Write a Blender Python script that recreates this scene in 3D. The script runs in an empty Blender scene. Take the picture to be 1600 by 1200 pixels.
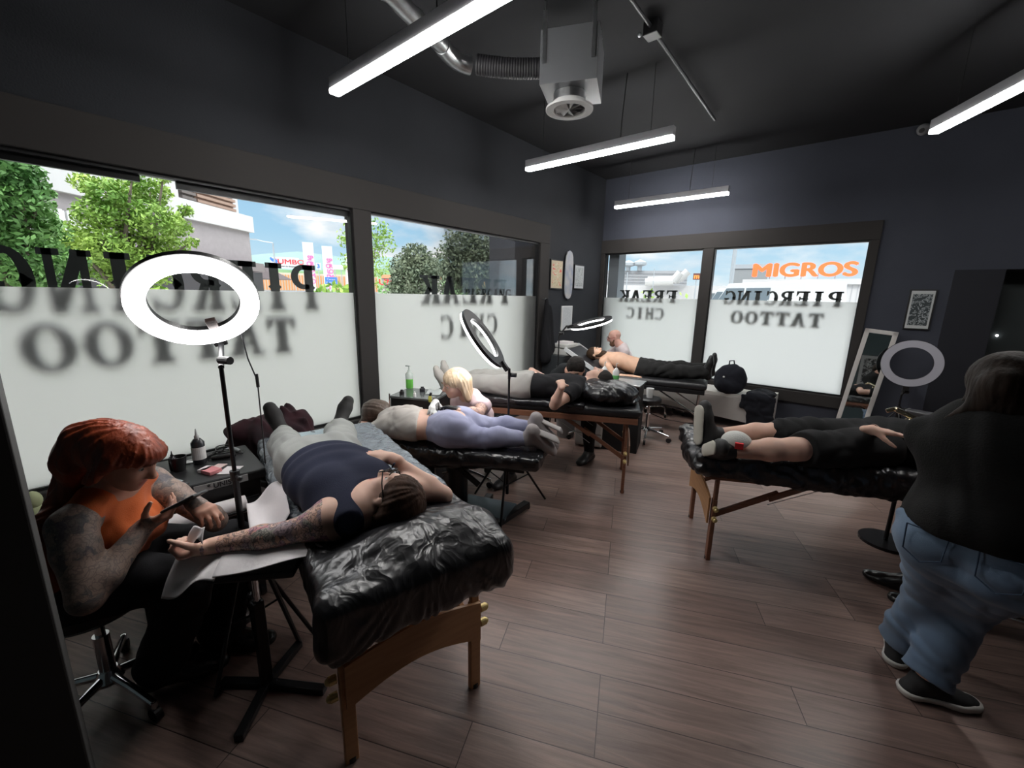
import bpy, bmesh, math, random
import numpy as np
from mathutils import Vector, Matrix
random.seed(7); RNG = np.random.default_rng(7)
SC = bpy.context.scene; COL = SC.collection
PI = math.pi
# ---------------------------------------------------------------- camera
F_PX = 649.1
YAW, PITCH, ROLL = math.radians(-39.70), math.radians(12.045), math.radians(1.105)
_cy, _sy, _cp, _sp, _cr, _sr = math.cos(YAW), math.sin(YAW), math.cos(PITCH), math.sin(PITCH), math.cos(ROLL), math.sin(ROLL)
FW = Vector((_sy*_cp, _cy*_cp, -_sp)); _rt = Vector((_cy, -_sy, 0)); _up = _rt.cross(FW)
RT = _rt*_cr + _up*_sr; UP = _up*_cr - _rt*_sr
CAM = Vector((0, 0, 1.65))
cd = bpy.data.cameras.new('camera'); cam = bpy.data.objects.new('camera', cd); COL.objects.link(cam)
cd.sensor_width = 36; cd.sensor_fit = 'HORIZONTAL'; cd.lens = 36*F_PX/1600; cd.clip_start = 0.05; cd.clip_end = 4000
cam.matrix_world = Matrix(((RT.x, UP.x, -FW.x, CAM.x), (RT.y, UP.y, -FW.y, CAM.y), (RT.z, UP.z, -FW.z, CAM.z), (0, 0, 0, 1)))
SC.camera = cam
def ray(u, v): return FW + RT*((u-800)/F_PX) - UP*((v-600)/F_PX)
def at(u, v, ax, val):
    d = ray(u, v); return CAM + d*((val-CAM[ax])/d[ax])
def az(u, v, D):                       # point on that sight line at horizontal distance D
    d = ray(u, v); return CAM + d*(D/math.hypot(d.x, d.y))
# ---------------------------------------------------------------- view, sky, sun
vs = SC.view_settings; vs.view_transform = 'Standard'; vs.look = 'None'; vs.gamma = 1; vs.exposure = 1.15; vs.use_curve_mapping = False
SC.cycles.max_bounces = 9; SC.cycles.diffuse_bounces = 5; SC.cycles.transparent_max_bounces = 24; SC.cycles.sample_clamp_indirect = 6
SC.cycles.caustics_reflective = False; SC.cycles.caustics_refractive = False
W = bpy.data.worlds.new('sky'); SC.world = W; W.use_nodes = True; nt = W.node_tree; nt.nodes.clear()
def N(nt, t, **k):
    n = nt.nodes.new(t)
    for a, b in k.items():
        if a.startswith('i_'):
            key = a[2:]; key = int(key) if key.isdigit() else key.replace('_', ' ')
            n.inputs[key].default_value = b
        else: setattr(n, a, b)
    return n
def ramp(nt, stops, fac=None, interp='LINEAR'):
    r = nt.nodes.new('ShaderNodeValToRGB'); r.color_ramp.interpolation = interp; e = r.color_ramp.elements
    while len(e) < len(stops): e.new(0.5)
    for i, (p, c) in enumerate(stops):
        e[i].position = p; e[i].color = (*c, 1) if len(c) == 3 else c
    if fac is not None: nt.links.new(fac, r.inputs[0])
    return r
L = nt.links.new
geo = N(nt, 'ShaderNodeTexCoord'); sep = N(nt, 'ShaderNodeSeparateXYZ'); L(geo.outputs['Generated'], sep.inputs[0])
grad = ramp(nt, [(0.0, (.33, .42, .46)), (0.12, (.20, .33, .43)), (0.26, (.16, .28, .40)), (.5, (.30, .32, .34)), (1.0, (.30, .32, .34))], sep.outputs['Z'])
mp = N(nt, 'ShaderNodeMapping'); mp.inputs['Scale'].default_value = (1, 1, 2.6); mp.inputs['Location'].default_value = (.35, .1, .0); L(geo.outputs['Generated'], mp.inputs[0])
cl = N(nt, 'ShaderNodeTexNoise', i_Scale=3.4, i_Detail=8.0, i_Roughness=.56); L(mp.outputs[0], cl.inputs['Vector'])
cr = ramp(nt, [(0.44, (0, 0, 0)), (0.60, (1, 1, 1))], cl.outputs['Fac'])
cl2 = N(nt, 'ShaderNodeTexNoise', i_Scale=7.0, i_Detail=5.0); L(mp.outputs[0], cl2.inputs['Vector'])
cc = ramp(nt, [(0.35, (.36, .38, .40)), (0.62, (.52, .52, .51))], cl2.outputs['Fac'])
mx = N(nt, 'ShaderNodeMix', data_type='RGBA'); L(cr.outputs[0], mx.inputs[0]); L(grad.outputs[0], mx.inputs[6]); L(cc.outputs[0], mx.inputs[7])
hi = N(nt, 'ShaderNodeMapRange'); hi.interpolation_type = 'SMOOTHSTEP'; hi.inputs[1].default_value = .30; hi.inputs[2].default_value = .60; hi.inputs[3].default_value = 1; hi.inputs[4].default_value = 6.0; L(sep.outputs['Z'], hi.inputs[0])   # added boost of the unseen overhead sky, brightens the frosted film
bg = N(nt, 'ShaderNodeBackground'); L(mx.outputs[2], bg.inputs['Color']); L(hi.outputs[0], bg.inputs['Strength'])
out = N(nt, 'ShaderNodeOutputWorld'); L(bg.outputs[0], out.inputs[0])
sd = bpy.data.lights.new('sun', 'SUN'); sd.energy = .85; sd.angle = math.radians(1.0); sd.color = (1, .96, .88)
sun = bpy.data.objects.new('sun', sd); COL.objects.link(sun)
sun.rotation_euler = Vector((.35, -.62, .95)).to_track_quat('Z', 'Y').to_euler()
# ---------------------------------------------------------------- tags and mesh builder
def tag(o, label=None, cat=None, group=None, kind=None):
    if label: o['label'] = label
    if cat: o['category'] = cat
    if group: o['group'] = group
    if kind: o['kind'] = kind
    return o
def empty(name, loc=(0, 0, 0), rz=0, label=None, cat=None, group=None, kind=None):
    o = bpy.data.objects.new(name, None); COL.objects.link(o); o.location = loc; o.rotation_euler = (0, 0, rz); o.empty_display_size = .1
    return tag(o, label, cat, group, kind)
def Vv(p): return Vector(p)
class MB:
    def __init__(s): s.v = []; s.f = []; s.m = []; s.mi = 0
    def add(s, vs, fs, M=None):
        b = len(s.v); s.v += [tuple(M @ Vector(p)) if M else tuple(p) for p in vs]; s.f += [[b+i for i in q] for q in fs]; s.m += [s.mi]*len(fs); return s
    def box(s, x0, x1, y0, y1, z0, z1, M=None):
        return s.add([(x0,y0,z0),(x1,y0,z0),(x1,y1,z0),(x0,y1,z0),(x0,y0,z1),(x1,y0,z1),(x1,y1,z1),(x0,y1,z1)],
                     [(0,3,2,1),(4,5,6,7),(0,1,5,4),(1,2,6,5),(2,3,7,6),(3,0,4,7)], M)
    def bar(s, a, b, w, h, up=(0, 0, 1)):
        a, b, up = Vv(a), Vv(b), Vv(up); d = (b-a); l = d.length; d.normalize()
        x = d.cross(up)
        if x.length < 1e-4: x = d.cross(Vector((1, 0, 0)))
        x.normalize(); z = x.cross(d)
        M = Matrix(((x.x, d.x, z.x, a.x), (x.y, d.y, z.y, a.y), (x.z, d.z, z.z, a.z), (0, 0, 0, 1)))
        return s.box(-w/2, w/2, 0, l, -h/2, h/2, M)
    def tube(s, pts, r, n=12, caps=True, flat=None):
        pts = [Vv(p) for p in pts]; m = len(pts); rs = r if isinstance(r, (list, tuple)) else [r]*m
        t0 = (pts[1]-pts[0]).normalized(); ref = Vector((0, 0, 1)) if abs(t0.z) < .9 else Vector((1, 0, 0))
        u = t0.cross(ref).normalized(); V = []
        for i, p in enumerate(pts):
            t = (pts[min(i+1, m-1)]-pts[max(i-1, 0)]).normalized(); u = (u-t*u.dot(t)).normalized(); w = t.cross(u)
            for k in range(n):
                a = 2*PI*k/n; V.append(p+(u*math.cos(a)+w*math.sin(a))*rs[i])
        Fs = [(i*n+k, i*n+(k+1) % n, (i+1)*n+(k+1) % n, (i+1)*n+k) for i in range(m-1) for k in range(n)]
        if caps: Fs += [tuple(range(n-1, -1, -1)), tuple((m-1)*n+k for k in range(n))]
        return s.add(V, Fs)
    def cyl(s, a, b, r, n=16, r2=None): return s.tube([a, b], [r, r if r2 is None else r2], n)
    def lathe(s, prof, n=24, M=None):          # prof: (r, z) from bottom to top
        V = []; Fs = []
        for r, z in prof:
            for k in range(n): V.append((r*math.cos(2*PI*k/n), r*math.sin(2*PI*k/n), z))
        m = len(prof)
        for i in range(m-1):
            for k in range(n): Fs.append((i*n+k, i*n+(k+1) % n, (i+1)*n+(k+1) % n, (i+1)*n+k))
        Fs += [tuple(range(n-1, -1, -1)), tuple((m-1)*n+k for k in range(n))]
        return s.add(V, Fs, M)
    def ring(s, R1, R2, z0, z1, n=64, M=None):  # flat annulus with thickness
        V = []
        for r, z in ((R1, z0), (R2, z0), (R2, z1), (R1, z1)):
            for k in range(n): V.append((r*math.cos(2*PI*k/n), r*math.sin(2*PI*k/n), z))
        Fs = [(j*n+k, j*n+(k+1) % n, ((j+1) % 4)*n+(k+1) % n, ((j+1) % 4)*n+k) for j in range(4) for k in range(n)]
        return s.add(V, Fs, M)
    def prism(s, poly, t0, t1, M=None):        # poly in local x,z ; thickness along y
        n = len(poly); V = [(x, t0, z) for x, z in poly]+[(x, t1, z) for x, z in poly]
        Fs = [tuple(range(n)), tuple(range(2*n-1, n-1, -1))]+[(i, i+n, (i+1) % n+n, (i+1) % n) for i in range(n)]
        return s.add(V, Fs, M)
    def sphere(s, c, r, n=16, m=10, M=None):
        rr = r if isinstance(r, (tuple, list)) else (r, r, r); V = []; Fs = []
        for i in range(m+1):
            th = PI*(i+.001)/(m+.002)
            for k in range(n):
                a = 2*PI*k/n; V.append((c[0]+rr[0]*math.sin(th)*math.cos(a), c[1]+rr[1]*math.sin(th)*math.sin(a), c[2]-rr[2]*math.cos(th)))
        for i in range(m):
            for k in range(n): Fs.append((i*n+k, i*n+(k+1) % n, (i+1)*n+(k+1) % n, (i+1)*n+k))
        return s.add(V, Fs, M)
    def build(s, name, mat, parent=None, bevel=0, smooth=False, sub=0, **tg):
        me = bpy.data.meshes.new(name); me.from_pydata(s.v, [], s.f); me.validate()
        mats = mat if isinstance(mat, (list, tuple)) else [mat]
        for q in mats: me.materials.append(q)
        if len(mats) > 1 and len(me.polygons) == len(s.m):
            me.polygons.foreach_set('material_index', s.m)
        bm = bmesh.new(); bm.from_mesh(me); bmesh.ops.recalc_face_normals(bm, faces=bm.faces); bm.to_mesh(me); bm.free()
        if smooth:
            me.polygons.foreach_set('use_smooth', [True]*len(me.polygons)); me.set_sharp_from_angle(angle=math.radians(40))
        o = bpy.data.objects.new(name, me); COL.objects.link(o)
        if parent: o.parent = parent
        if bevel:
            b = o.modifiers.new('bevel', 'BEVEL'); b.width = bevel; b.segments = 2; b.limit_method = 'ANGLE'; b.angle_limit = math.radians(40)
        if sub:
            b = o.modifiers.new('sub', 'SUBSURF'); b.levels = sub; b.render_levels = sub
        tag(o, **tg); return o
def xf(loc=(0, 0, 0), rz=0, rx=0, ry=0, s=1): return Matrix.Translation(loc) @ Matrix.Rotation(rz, 4, 'Z') @ Matrix.Rotation(ry, 4, 'Y') @ Matrix.Rotation(rx, 4, 'X') @ Matrix.Scale(s, 4)
def frame(o, x, y, z):                         # matrix from origin and axes
    x, y, z = Vv(x), Vv(y), Vv(z); o = Vv(o)
    return Matrix(((x.x, y.x, z.x, o.x), (x.y, y.y, z.y, o.y), (x.z, y.z, z.z, o.z), (0, 0, 0, 1)))
# ---------------------------------------------------------------- materials
MATS = {}
def mat(name, col, rough=.6, metal=0., var=.0, vscale=8., bump=0., bscale=40., spec=.5, emit=None, estr=0., coat=0., stretch=None, sheen=0., alpha=None, col2=None):
    if name in MATS: return MATS[name]
    m = bpy.data.materials.new(name); m.use_nodes = True; t = m.node_tree; b = t.nodes['Principled BSDF']
    b.inputs['Base Color'].default_value = (*col, 1); b.inputs['Roughness'].default_value = rough; b.inputs['Metallic'].default_value = metal
    b.inputs['Specular IOR Level'].default_value = spec; b.inputs['Coat Weight'].default_value = coat; b.inputs['Coat Roughness'].default_value = .1
    b.inputs['Sheen Weight'].default_value = sheen
    if emit: b.inputs['Emission Color'].default_value = (*emit, 1); b.inputs['Emission Strength'].default_value = estr
    if alpha is not None: b.inputs['Alpha'].default_value = alpha
    tc = N(t, 'ShaderNodeTexCoord'); mpn = N(t, 'ShaderNodeMapping'); t.links.new(tc.outputs['Object'], mpn.inputs[0])
    if stretch: mpn.inputs['Scale'].default_value = stretch
    if var or col2:
        nz = N(t, 'ShaderNodeTexNoise', i_Scale=vscale, i_Detail=4.0); t.links.new(mpn.outputs[0], nz.inputs['Vector'])
        c2 = col2 or tuple(min(1, c*(1+var)) for c in col); c1 = col if col2 else tuple(c*(1-var) for c in col)
        r = ramp(t, [(.3, c1), (.7, c2)], nz.outputs['Fac']); t.links.new(r.outputs[0], b.inputs['Base Color'])
    if bump:
        nz = N(t, 'ShaderNodeTexNoise', i_Scale=bscale, i_Detail=5.0); t.links.new(mpn.outputs[0], nz.inputs['Vector'])
        bp = N(t, 'ShaderNodeBump', i_Strength=1.0, i_Distance=bump); t.links.new(nz.outputs['Fac'], bp.inputs['Height']); t.links.new(bp.outputs[0], b.inputs['Normal'])
    MATS[name] = m; return m
def glass_mat(name, tint=(1, 1, 1), rough=0.0, refl=.6):
    if name in MATS: return MATS[name]
    m = bpy.data.materials.new(name); m.use_nodes = True; t = m.node_tree; t.nodes.clear()
    tr = N(t, 'ShaderNodeBsdfTransparent'); tr.inputs[0].default_value = (*tint, 1); gl = N(t, 'ShaderNodeBsdfGlossy'); gl.inputs['Roughness'].default_value = rough
    fr = N(t, 'ShaderNodeFresnel', i_IOR=1.5); mu = N(t, 'ShaderNodeMath', operation='MULTIPLY'); mu.inputs[1].default_value = refl; t.links.new(fr.outputs[0], mu.inputs[0])
    mi = N(t, 'ShaderNodeMixShader'); t.links.new(mu.outputs[0], mi.inputs[0]); t.links.new(tr.outputs[0], mi.inputs[1]); t.links.new(gl.outputs[0], mi.inputs[2])
    o = N(t, 'ShaderNodeOutputMaterial'); t.links.new(mi.outputs[0], o.inputs[0]); MATS[name] = m; return m
def film_mat(name, col=(.985, .98, .955), tl=.95):
    m = bpy.data.materials.new(name); m.use_nodes = True; t = m.node_tree; t.nodes.clear()
    tr = N(t, 'ShaderNodeBsdfTranslucent'); tr.inputs[0].default_value = (*col, 1); df = N(t, 'ShaderNodeBsdfDiffuse'); df.inputs[0].default_value = (.55, .58, .58, 1)
    mi = N(t, 'ShaderNodeMixShader'); mi.inputs[0].default_value = 1-tl; t.links.new(tr.outputs[0], mi.inputs[1]); t.links.new(df.outputs[0], mi.inputs[2])
    o = N(t, 'ShaderNodeOutputMaterial'); t.links.new(mi.outputs[0], o.inputs[0]); return m
def emis(name, col, s):
    m = bpy.data.materials.new(name); m.use_nodes = True; t = m.node_tree; t.nodes.clear()
    e = N(t, 'ShaderNodeEmission', i_Strength=s); e.inputs[0].default_value = (*col, 1); o = N(t, 'ShaderNodeOutputMaterial'); t.links.new(e.outputs[0], o.inputs[0]); return m
def wood_floor():
    m = bpy.data.materials.new('wood_planks'); m.use_nodes = True; t = m.node_tree; b = t.nodes['Principled BSDF']
    tc = N(t, 'ShaderNodeTexCoord'); mp = N(t, 'ShaderNodeMapping'); mp.inputs['Rotation'].default_value = (0, 0, math.radians(-24.5)); t.links.new(tc.outputs['Object'], mp.inputs[0])
    br = N(t, 'ShaderNodeTexBrick', offset=.37, offset_frequency=3, squash=1, i_Scale=1.0, i_Mortar_Size=.002, i_Mortar_Smooth=.2, i_Brick_Width=1.28, i_Row_Height=.178, i_Bias=0.0)
    br.inputs['Color1'].default_value = (0, 0, 0, 1); br.inputs['Color2'].default_value = (1, 1, 1, 1); br.inputs['Mortar'].default_value = (.5, .5, .5, 1)
    t.links.new(mp.outputs[0], br.inputs['Vector'])
    r1 = ramp(t, [(0, (.19, .128, .110)), (.5, (.235, .160, .138)), (1, (.285, .198, .170))], br.outputs['Color'])
    m2 = N(t, 'ShaderNodeMapping'); m2.inputs['Scale'].default_value = (1.6, 22, 1); t.links.new(mp.outputs[0], m2.inputs[0])
    add = N(t, 'ShaderNodeVectorMath', operation='ADD'); sc = N(t, 'ShaderNodeVectorMath', operation='SCALE'); sc.inputs['Scale'].default_value = 37.0
    t.links.new(br.outputs['Color'], sc.inputs[0]); t.links.new(m2.outputs[0], add.inputs[0]); t.links.new(sc.outputs[0], add.inputs[1])
    nz = N(t, 'ShaderNodeTexNoise', i_Scale=1.6, i_Detail=7.0, i_Roughness=.62, i_Distortion=.7); t.links.new(add.outputs[0], nz.inputs['Vector'])
    r2 = ramp(t, [(.28, (.62, .60, .58)), (.5, (.95, .95, .95)), (.72, (1.35, 1.3, 1.25))], nz.outputs['Fac'])
    mu = N(t, 'ShaderNodeMix', data_type='RGBA', blend_type='MULTIPLY'); mu.inputs[0].default_value = 1; t.links.new(r1.outputs[0], mu.inputs[6]); t.links.new(r2.outputs[0], mu.inputs[7])
    dk = N(t, 'ShaderNodeMix', data_type='RGBA'); t.links.new(br.outputs['Fac'], dk.inputs[0]); t.links.new(mu.outputs[2], dk.inputs[6]); dk.inputs[7].default_value = (.05, .032, .028, 1)
    t.links.new(dk.outputs[2], b.inputs['Base Color'])
    rr = N(t, 'ShaderNodeMapRange'); rr.inputs[3].default_value = .26; rr.inputs[4].default_value = .42; t.links.new(nz.outputs['Fac'], rr.inputs[0]); t.links.new(rr.outputs[0], b.inputs['Roughness'])
    bp = N(t, 'ShaderNodeBump', i_Strength=.5, i_Distance=.002); ad = N(t, 'ShaderNodeMath', operation='SUBTRACT'); t.links.new(nz.outputs['Fac'], ad.inputs[0]); t.links.new(br.outputs['Fac'], ad.inputs[1])
    t.links.new(ad.outputs[0], bp.inputs['Height']); t.links.new(bp.outputs[0], b.inputs['Normal']); b.inputs['Specular IOR Level'].default_value = .45
    return m
M_WALL = mat('dark_wall_paint', (.030, .032, .037), .75, spec=.15, var=.12, vscale=1.3, bump=.002, bscale=90)
M_CEIL = mat('dark_ceiling_paint', (.026, .0265, .029), .85, spec=.15, var=.1, vscale=1.1)
M_FRAME = mat('brown_black_aluminium', (.040, .037, .036), .75, spec=.15)
M_BLACK = mat('black_plastic', (.012, .012, .013), .42)
M_BLKMET = mat('black_metal', (.016, .016, .018), .3, metal=.4)
M_CHROME = mat('chrome', (.75, .75, .77), .12, metal=1)
M_STEEL = mat('galvanised_steel', (.50, .51, .52), .32, metal=1, var=.2, vscale=14)
M_WHITE = mat('white_plastic', (.72, .72, .71), .45)
M_PAPER = mat('white_paper', (.78, .74, .75), .85, bump=.0008, bscale=60)
M_LEATHER = mat('black_vinyl', (.014, .014, .016), .38, bump=.0015, bscale=70)
M_WOOD = mat('beech_wood', (.42, .215, .095), .42, col2=(.50, .27, .125), vscale=5, stretch=(1, 1, 14))
M_DWOOD = mat('reddish_wood', (.19, .082, .048), .4, col2=(.25, .11, .065), vscale=5, stretch=(1, 1, 14))
def wrap_mat(name, col=(.010, .010, .012), dens=9., st=(1, 1, 1), dist=.02, rough=.2):
    m = bpy.data.materials.new(name); m.use_nodes = True; t = m.node_tree; b = t.nodes['Principled BSDF']
    b.inputs['Base Color'].default_value = (*col, 1); b.inputs['Roughness'].default_value = rough; b.inputs['Specular IOR Level'].default_value = .62
    tc = N(t, 'ShaderNodeTexCoord'); mp = N(t, 'ShaderNodeMapping'); mp.inputs['Scale'].default_value = st; t.links.new(tc.outputs['Object'], mp.inputs[0])
    n0 = N(t, 'ShaderNodeTexNoise', i_Scale=dens*.8, i_Detail=2.0); t.links.new(mp.outputs[0], n0.inputs['Vector'])
    mxv = N(t, 'ShaderNodeMix', data_type='RGBA', blend_type='LINEAR_LIGHT'); mxv.inputs[0].default_value = .16; t.links.new(mp.outputs[0], mxv.inputs[6]); t.links.new(n0.outputs['Color'], mxv.inputs[7])
    n1 = N(t, 'ShaderNodeTexVoronoi', i_Scale=dens*1.7, feature='F1'); t.links.new(mxv.outputs[2], n1.inputs['Vector'])
    n3 = N(t, 'ShaderNodeTexVoronoi', i_Scale=dens*4.3, feature='F1'); t.links.new(mxv.outputs[2], n3.inputs['Vector'])
    n2 = N(t, 'ShaderNodeMath', operation='MULTIPLY_ADD'); n2.inputs[1].default_value = .35; t.links.new(n3.outputs['Distance'], n2.inputs[0]); t.links.new(n1.outputs['Distance'], n2.inputs[2])
    bp = N(t, 'ShaderNodeBump', i_Strength=.55, i_Distance=dist); t.links.new(n2.outputs[0], bp.inputs['Height']); t.links.new(bp.outputs[0], b.inputs['Normal'])
    return m
M_WRAP = wrap_mat('black_film_wrap', dens=8., dist=.010, st=(1, 1, .5), rough=.31)
M_WRAPX = wrap_mat('black_film_wrap_long', dens=5., st=(.6, 2.0, 1), dist=.016, rough=.26)
# ================================================================ ROOM
XL, YE, ZC = -3.5, 6.5, 3.5
XR, YN = 2.6, -2.2
ZB, ZT, ZF = .51, 2.33, 1.645                     # window bottom, top, frost line
WL = [(-.45, 2.0), (2.2, 4.72)]; WE = [(-3.42, -1.9), (-1.73, -.08)]
MB().box(XL-.2, XR+.2, YN-.2, YE+.2, -.12, 0).box(.4, 2.2, YE+.2, YE+.8, -.12, 0).build('floor', wood_floor(), kind='structure')
MB().box(XL-.2, XR+.2, YN-.2, YE+.2, ZC, ZC+.2).build('ceiling', M_CEIL, kind='structure')
w = MB()
for a, b, z0, z1 in [(YN, 4.95, 0, ZB-.17), (YN, 4.95, 2.60, ZC), (YN, WL[0][0]-.02, ZB-.17, 2.60), (4.95, YE+.2, 0, ZC)]: w.box(XL-.2, XL, a, b, z0, z1)
w.build('wall_left', M_WALL, kind='structure')
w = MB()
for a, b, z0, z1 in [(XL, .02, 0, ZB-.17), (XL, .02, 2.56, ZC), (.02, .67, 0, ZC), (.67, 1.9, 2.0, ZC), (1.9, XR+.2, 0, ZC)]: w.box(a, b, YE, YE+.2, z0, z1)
w.build('wall_end', mat('blue_grey_end_wall', (.052, .057, .074), .75, spec=.2, var=.10, vscale=1.1, bump=.002, bscale=90), kind='structure')  # end wall in a lighter, bluer tone than the left wall
MB().box(XR, XR+.2, YN, YE, 0, ZC).build('wall_right', M_WALL, kind='structure')
MB().box(XL, XR, YN-.2, YN, 0, ZC).build('wall_rear', mat('teal_grey_paint', (.085, .12, .13), .7), kind='structure')
MB().box(-1.45, -1.15, -.5, -.0316, 0, ZC).build('wall_near', mat('black_wall_paint', (.012, .011, .010), .8), kind='structure', bevel=.004)
# doorway with dark curtain side and grey glazed door
dr = empty('door_1', (1.28, YE+.1, 0), kind='structure')
MB().box(-.61, -.25, -.12, .5, 0, 2.0).build('dark_reveal', mat('blue_black_paint', (.010, .011, .017), .8), dr)
MB().box(-.25, .62, .32, .38, .02, 2.0).build('door_leaf', mat('grey_door', (.060, .070, .072), .3, var=.2, vscale=1.5), dr)
MB().box(-.66, .67, .42, .6, 0, 2.1).box(-.66, .67, .1, .6, 2.0, 2.1).box(.62, .67, .1, .6, 0, 2.1).build('backing_panel', M_BLACK, dr)
MB().sphere((-.13, .30, 1.32), .012).build('door_viewer', emis('small_led', (1, 1, 1), 3.0), dr)
# ---- western slab letters
def glyph(mb, ch, x, z, w, h, T):
    def R(a, b, c, d): mb.box(x+a*w, x+c*w, -.0015, .0015, z+b*h, z+d*h, T)
    def stem(cx, hw=.16):
        R(cx-hw, 0, cx+hw, 1); R(cx-hw*1.75, 0, cx+hw*1.75, .11); R(cx-hw*1.75, .89, cx+hw*1.75, 1)
        P([(cx-hw*1.45, .5), (cx, .64), (cx+hw*1.45, .5), (cx, .36)])
        P([(cx-hw*1.5, .13), (cx-hw*.9, .22), (cx+hw*.9, .22), (cx+hw*1.5, .13)])
    def P(pts): mb.prism([(x+a*w, z+b*h) for a, b in pts], -.0012, .0012, T)
    def arc(cx, cz, rx, rz, a0, a1, tx=.22, tz=.10, n=14):
        o = []; i = []
        for k in range(n+1):
            a = math.radians(a0+(a1-a0)*k/n); o.append((cx+rx*math.cos(a), cz+rz*math.sin(a))); i.append((cx+(rx-tx)*math.cos(a), cz+(rz-tz)*math.sin(a)))
        for k in range(n): P([o[k], o[k+1], i[k+1], i[k]])
    if ch == 'I': stem(.5)
    elif ch == 'P': stem(.30); arc(.5, .73, .46, .27, -90, 90, .26, .11); R(.3, .89, .52, 1); R(.3, .46, .52, .57)
    elif ch == 'R': stem(.30, .14); arc(.5, .75, .42, .25, -90, 90, .24, .10); R(.3, .9, .52, 1); R(.3, .5, .52, .6); P([(.42, .52), (.68, .52), (.95, .04), (.66, .04)]); R(.62, 0, 1.0, .11)
    elif ch in 'EF':
        stem(.30); R(.3, .89, .92, 1); P([(.92, 1), (.92, .66), (.84, .72), (.74, .9)]); R(.3, .46, .66, .56); R(.62, .38, .72, .64)
        if ch == 'E': R(.3, 0, .92, .11); P([(.92, 0), (.92, .34), (.84, .28), (.74, .1)])
    elif ch in 'CG':
        arc(.52, .5, .46, .5, 55, 305, .26, .11); P([(.78, 1), (.9, 1), (.9, .64), (.74, .8)]); P([(.1, .5), (.3, .62), (.36, .5), (.3, .38)])
        if ch == 'G': R(.6, .38, 1.0, .48); R(.7, .02, .92, .42)
        else: P([(.78, 0), (.9, 0), (.9, .3), (.74, .2)])
    elif ch == 'O': arc(.5, .5, .48, .5, 0, 360, .29, .13, 28); P([(.0, .5), (.24, .62), (.32, .5), (.24, .38)]); P([(1., .5), (.76, .62), (.68, .5), (.76, .38)])
    elif ch == 'T': stem(.5); R(.04, .88, .96, 1); P([(.04, .9), (.04, .62), (.14, .68), (.3, .9)]); P([(.96, .9), (.96, .62), (.86, .68), (.7, .9)])
    elif ch == 'N': R(.08, 0, .26, 1); R(.74, 0, .92, 1); P([(.08, 1), (.36, 1), (.92, 0), (.64, 0)]); R(-.02, .9, .4, 1); R(.6, .9, 1.02, 1); R(-.02, 0, .38, .1)
    elif ch == 'A': P([(.36, 1), (.64, 1), (.30, 0), (.10, 0)]); P([(.40, 1), (.66, 1), (.98, 0), (.64, 0)]); R(.28, .24, .72, .34); R(-.02, 0, .40, .1); R(.56, 0, 1.04, .1)
    elif ch == 'H': stem(.22, .11); stem(.78, .11); R(.3, .39, .7, .61)
    elif ch == 'K': stem(.26, .14); P([(.36, .42), (.62, .95), (.9, .95), (.5, .42)]); P([(.42, .56), (.62, .6), (.98, .05), (.66, .05)]); R(.56, .9, 1, 1); R(.58, 0, 1.04, .1)
def word(txt, start, step, w, z, h, plane):       # text runs from 'start' towards smaller values when read from outside
    out = []
    for i, ch in enumerate(txt):
        mb = MB(); T = frame((XL-.048, start-i*step, 0), (0, -1, 0), (1, 0, 0), (0, 0, 1)) if plane == 'L' else frame((start-i*step, YE+.048, 0), (-1, 0, 0), (0, -1, 0), (0, 0, 1))
        glyph(mb, ch, 0, z, w, h, T); out.append(mb)
    return out
M_LET = mat('dark_green_black_vinyl', (.045, .055, .053), .5)
M_FILM = film_mat('frosted_film')
M_GLASS = glass_mat('window_glass', refl=.75)
def window(n, plane, a, b, words):
    o = empty('window_%d' % n, (0, 0, 0), kind='structure')
    def bx(mb, t0, t1, d0, d1, z0, z1):
        if plane == 'L': mb.box(XL-d1, XL-d0, t0, t1, z0, z1)
        else: mb.box(t0, t1, YE+d0, YE+d1, z0, z1)
        return mb
    bx(MB(), a-.01, b+.01, .025, .031, ZB-.01, ZT+.01).build('glass_pane', M_GLASS, o)
    bx(MB(), a, b, .018, .0205, ZB, ZF).build('frosted_film', M_FILM, o)
    fr = MB()
    for q in ((a-.012, a+.0, .0, .05, ZB-.02, ZT+.02), (b-.0, b+.012, .0, .05, ZB-.02, ZT+.02), (a, b, .0, .05, ZT, ZT+.02), (a, b, .0, .05, ZB-.02, ZB)): bx(fr, *q)
    fr.build('gasket', M_BLACK, o)
    for wd in words:
        for mb in wd: mb.build('letter', M_LET, o)
    return o
window(1, 'L', *WL[0], [word('PIERCING', 1.69, .222, .21, 1.50, .36, 'L'), word('TATTOO', 1.49, .25, .235, 1.165, .285, 'L')])
window(2, 'L', *WL[1], [word('FREAK', 4.14, .28, .265, 1.54, .30, 'L'), word('CHIC', 3.94, .245, .215, 1.16, .265, 'L')])
window(3, 'E', *WE[0], [word('FREAK', -2.21, .19, .18, 1.58, .19, 'E'), word('CHIC', -2.37, .16, .15, 1.32, .18, 'E')])
window(4, 'E', *WE[1], [word('PIERCING', -.22, .168, .158, 1.58, .19, 'E'), word('TATTOO', -.37, .18, .168, 1.32, .18, 'E')])
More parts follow.
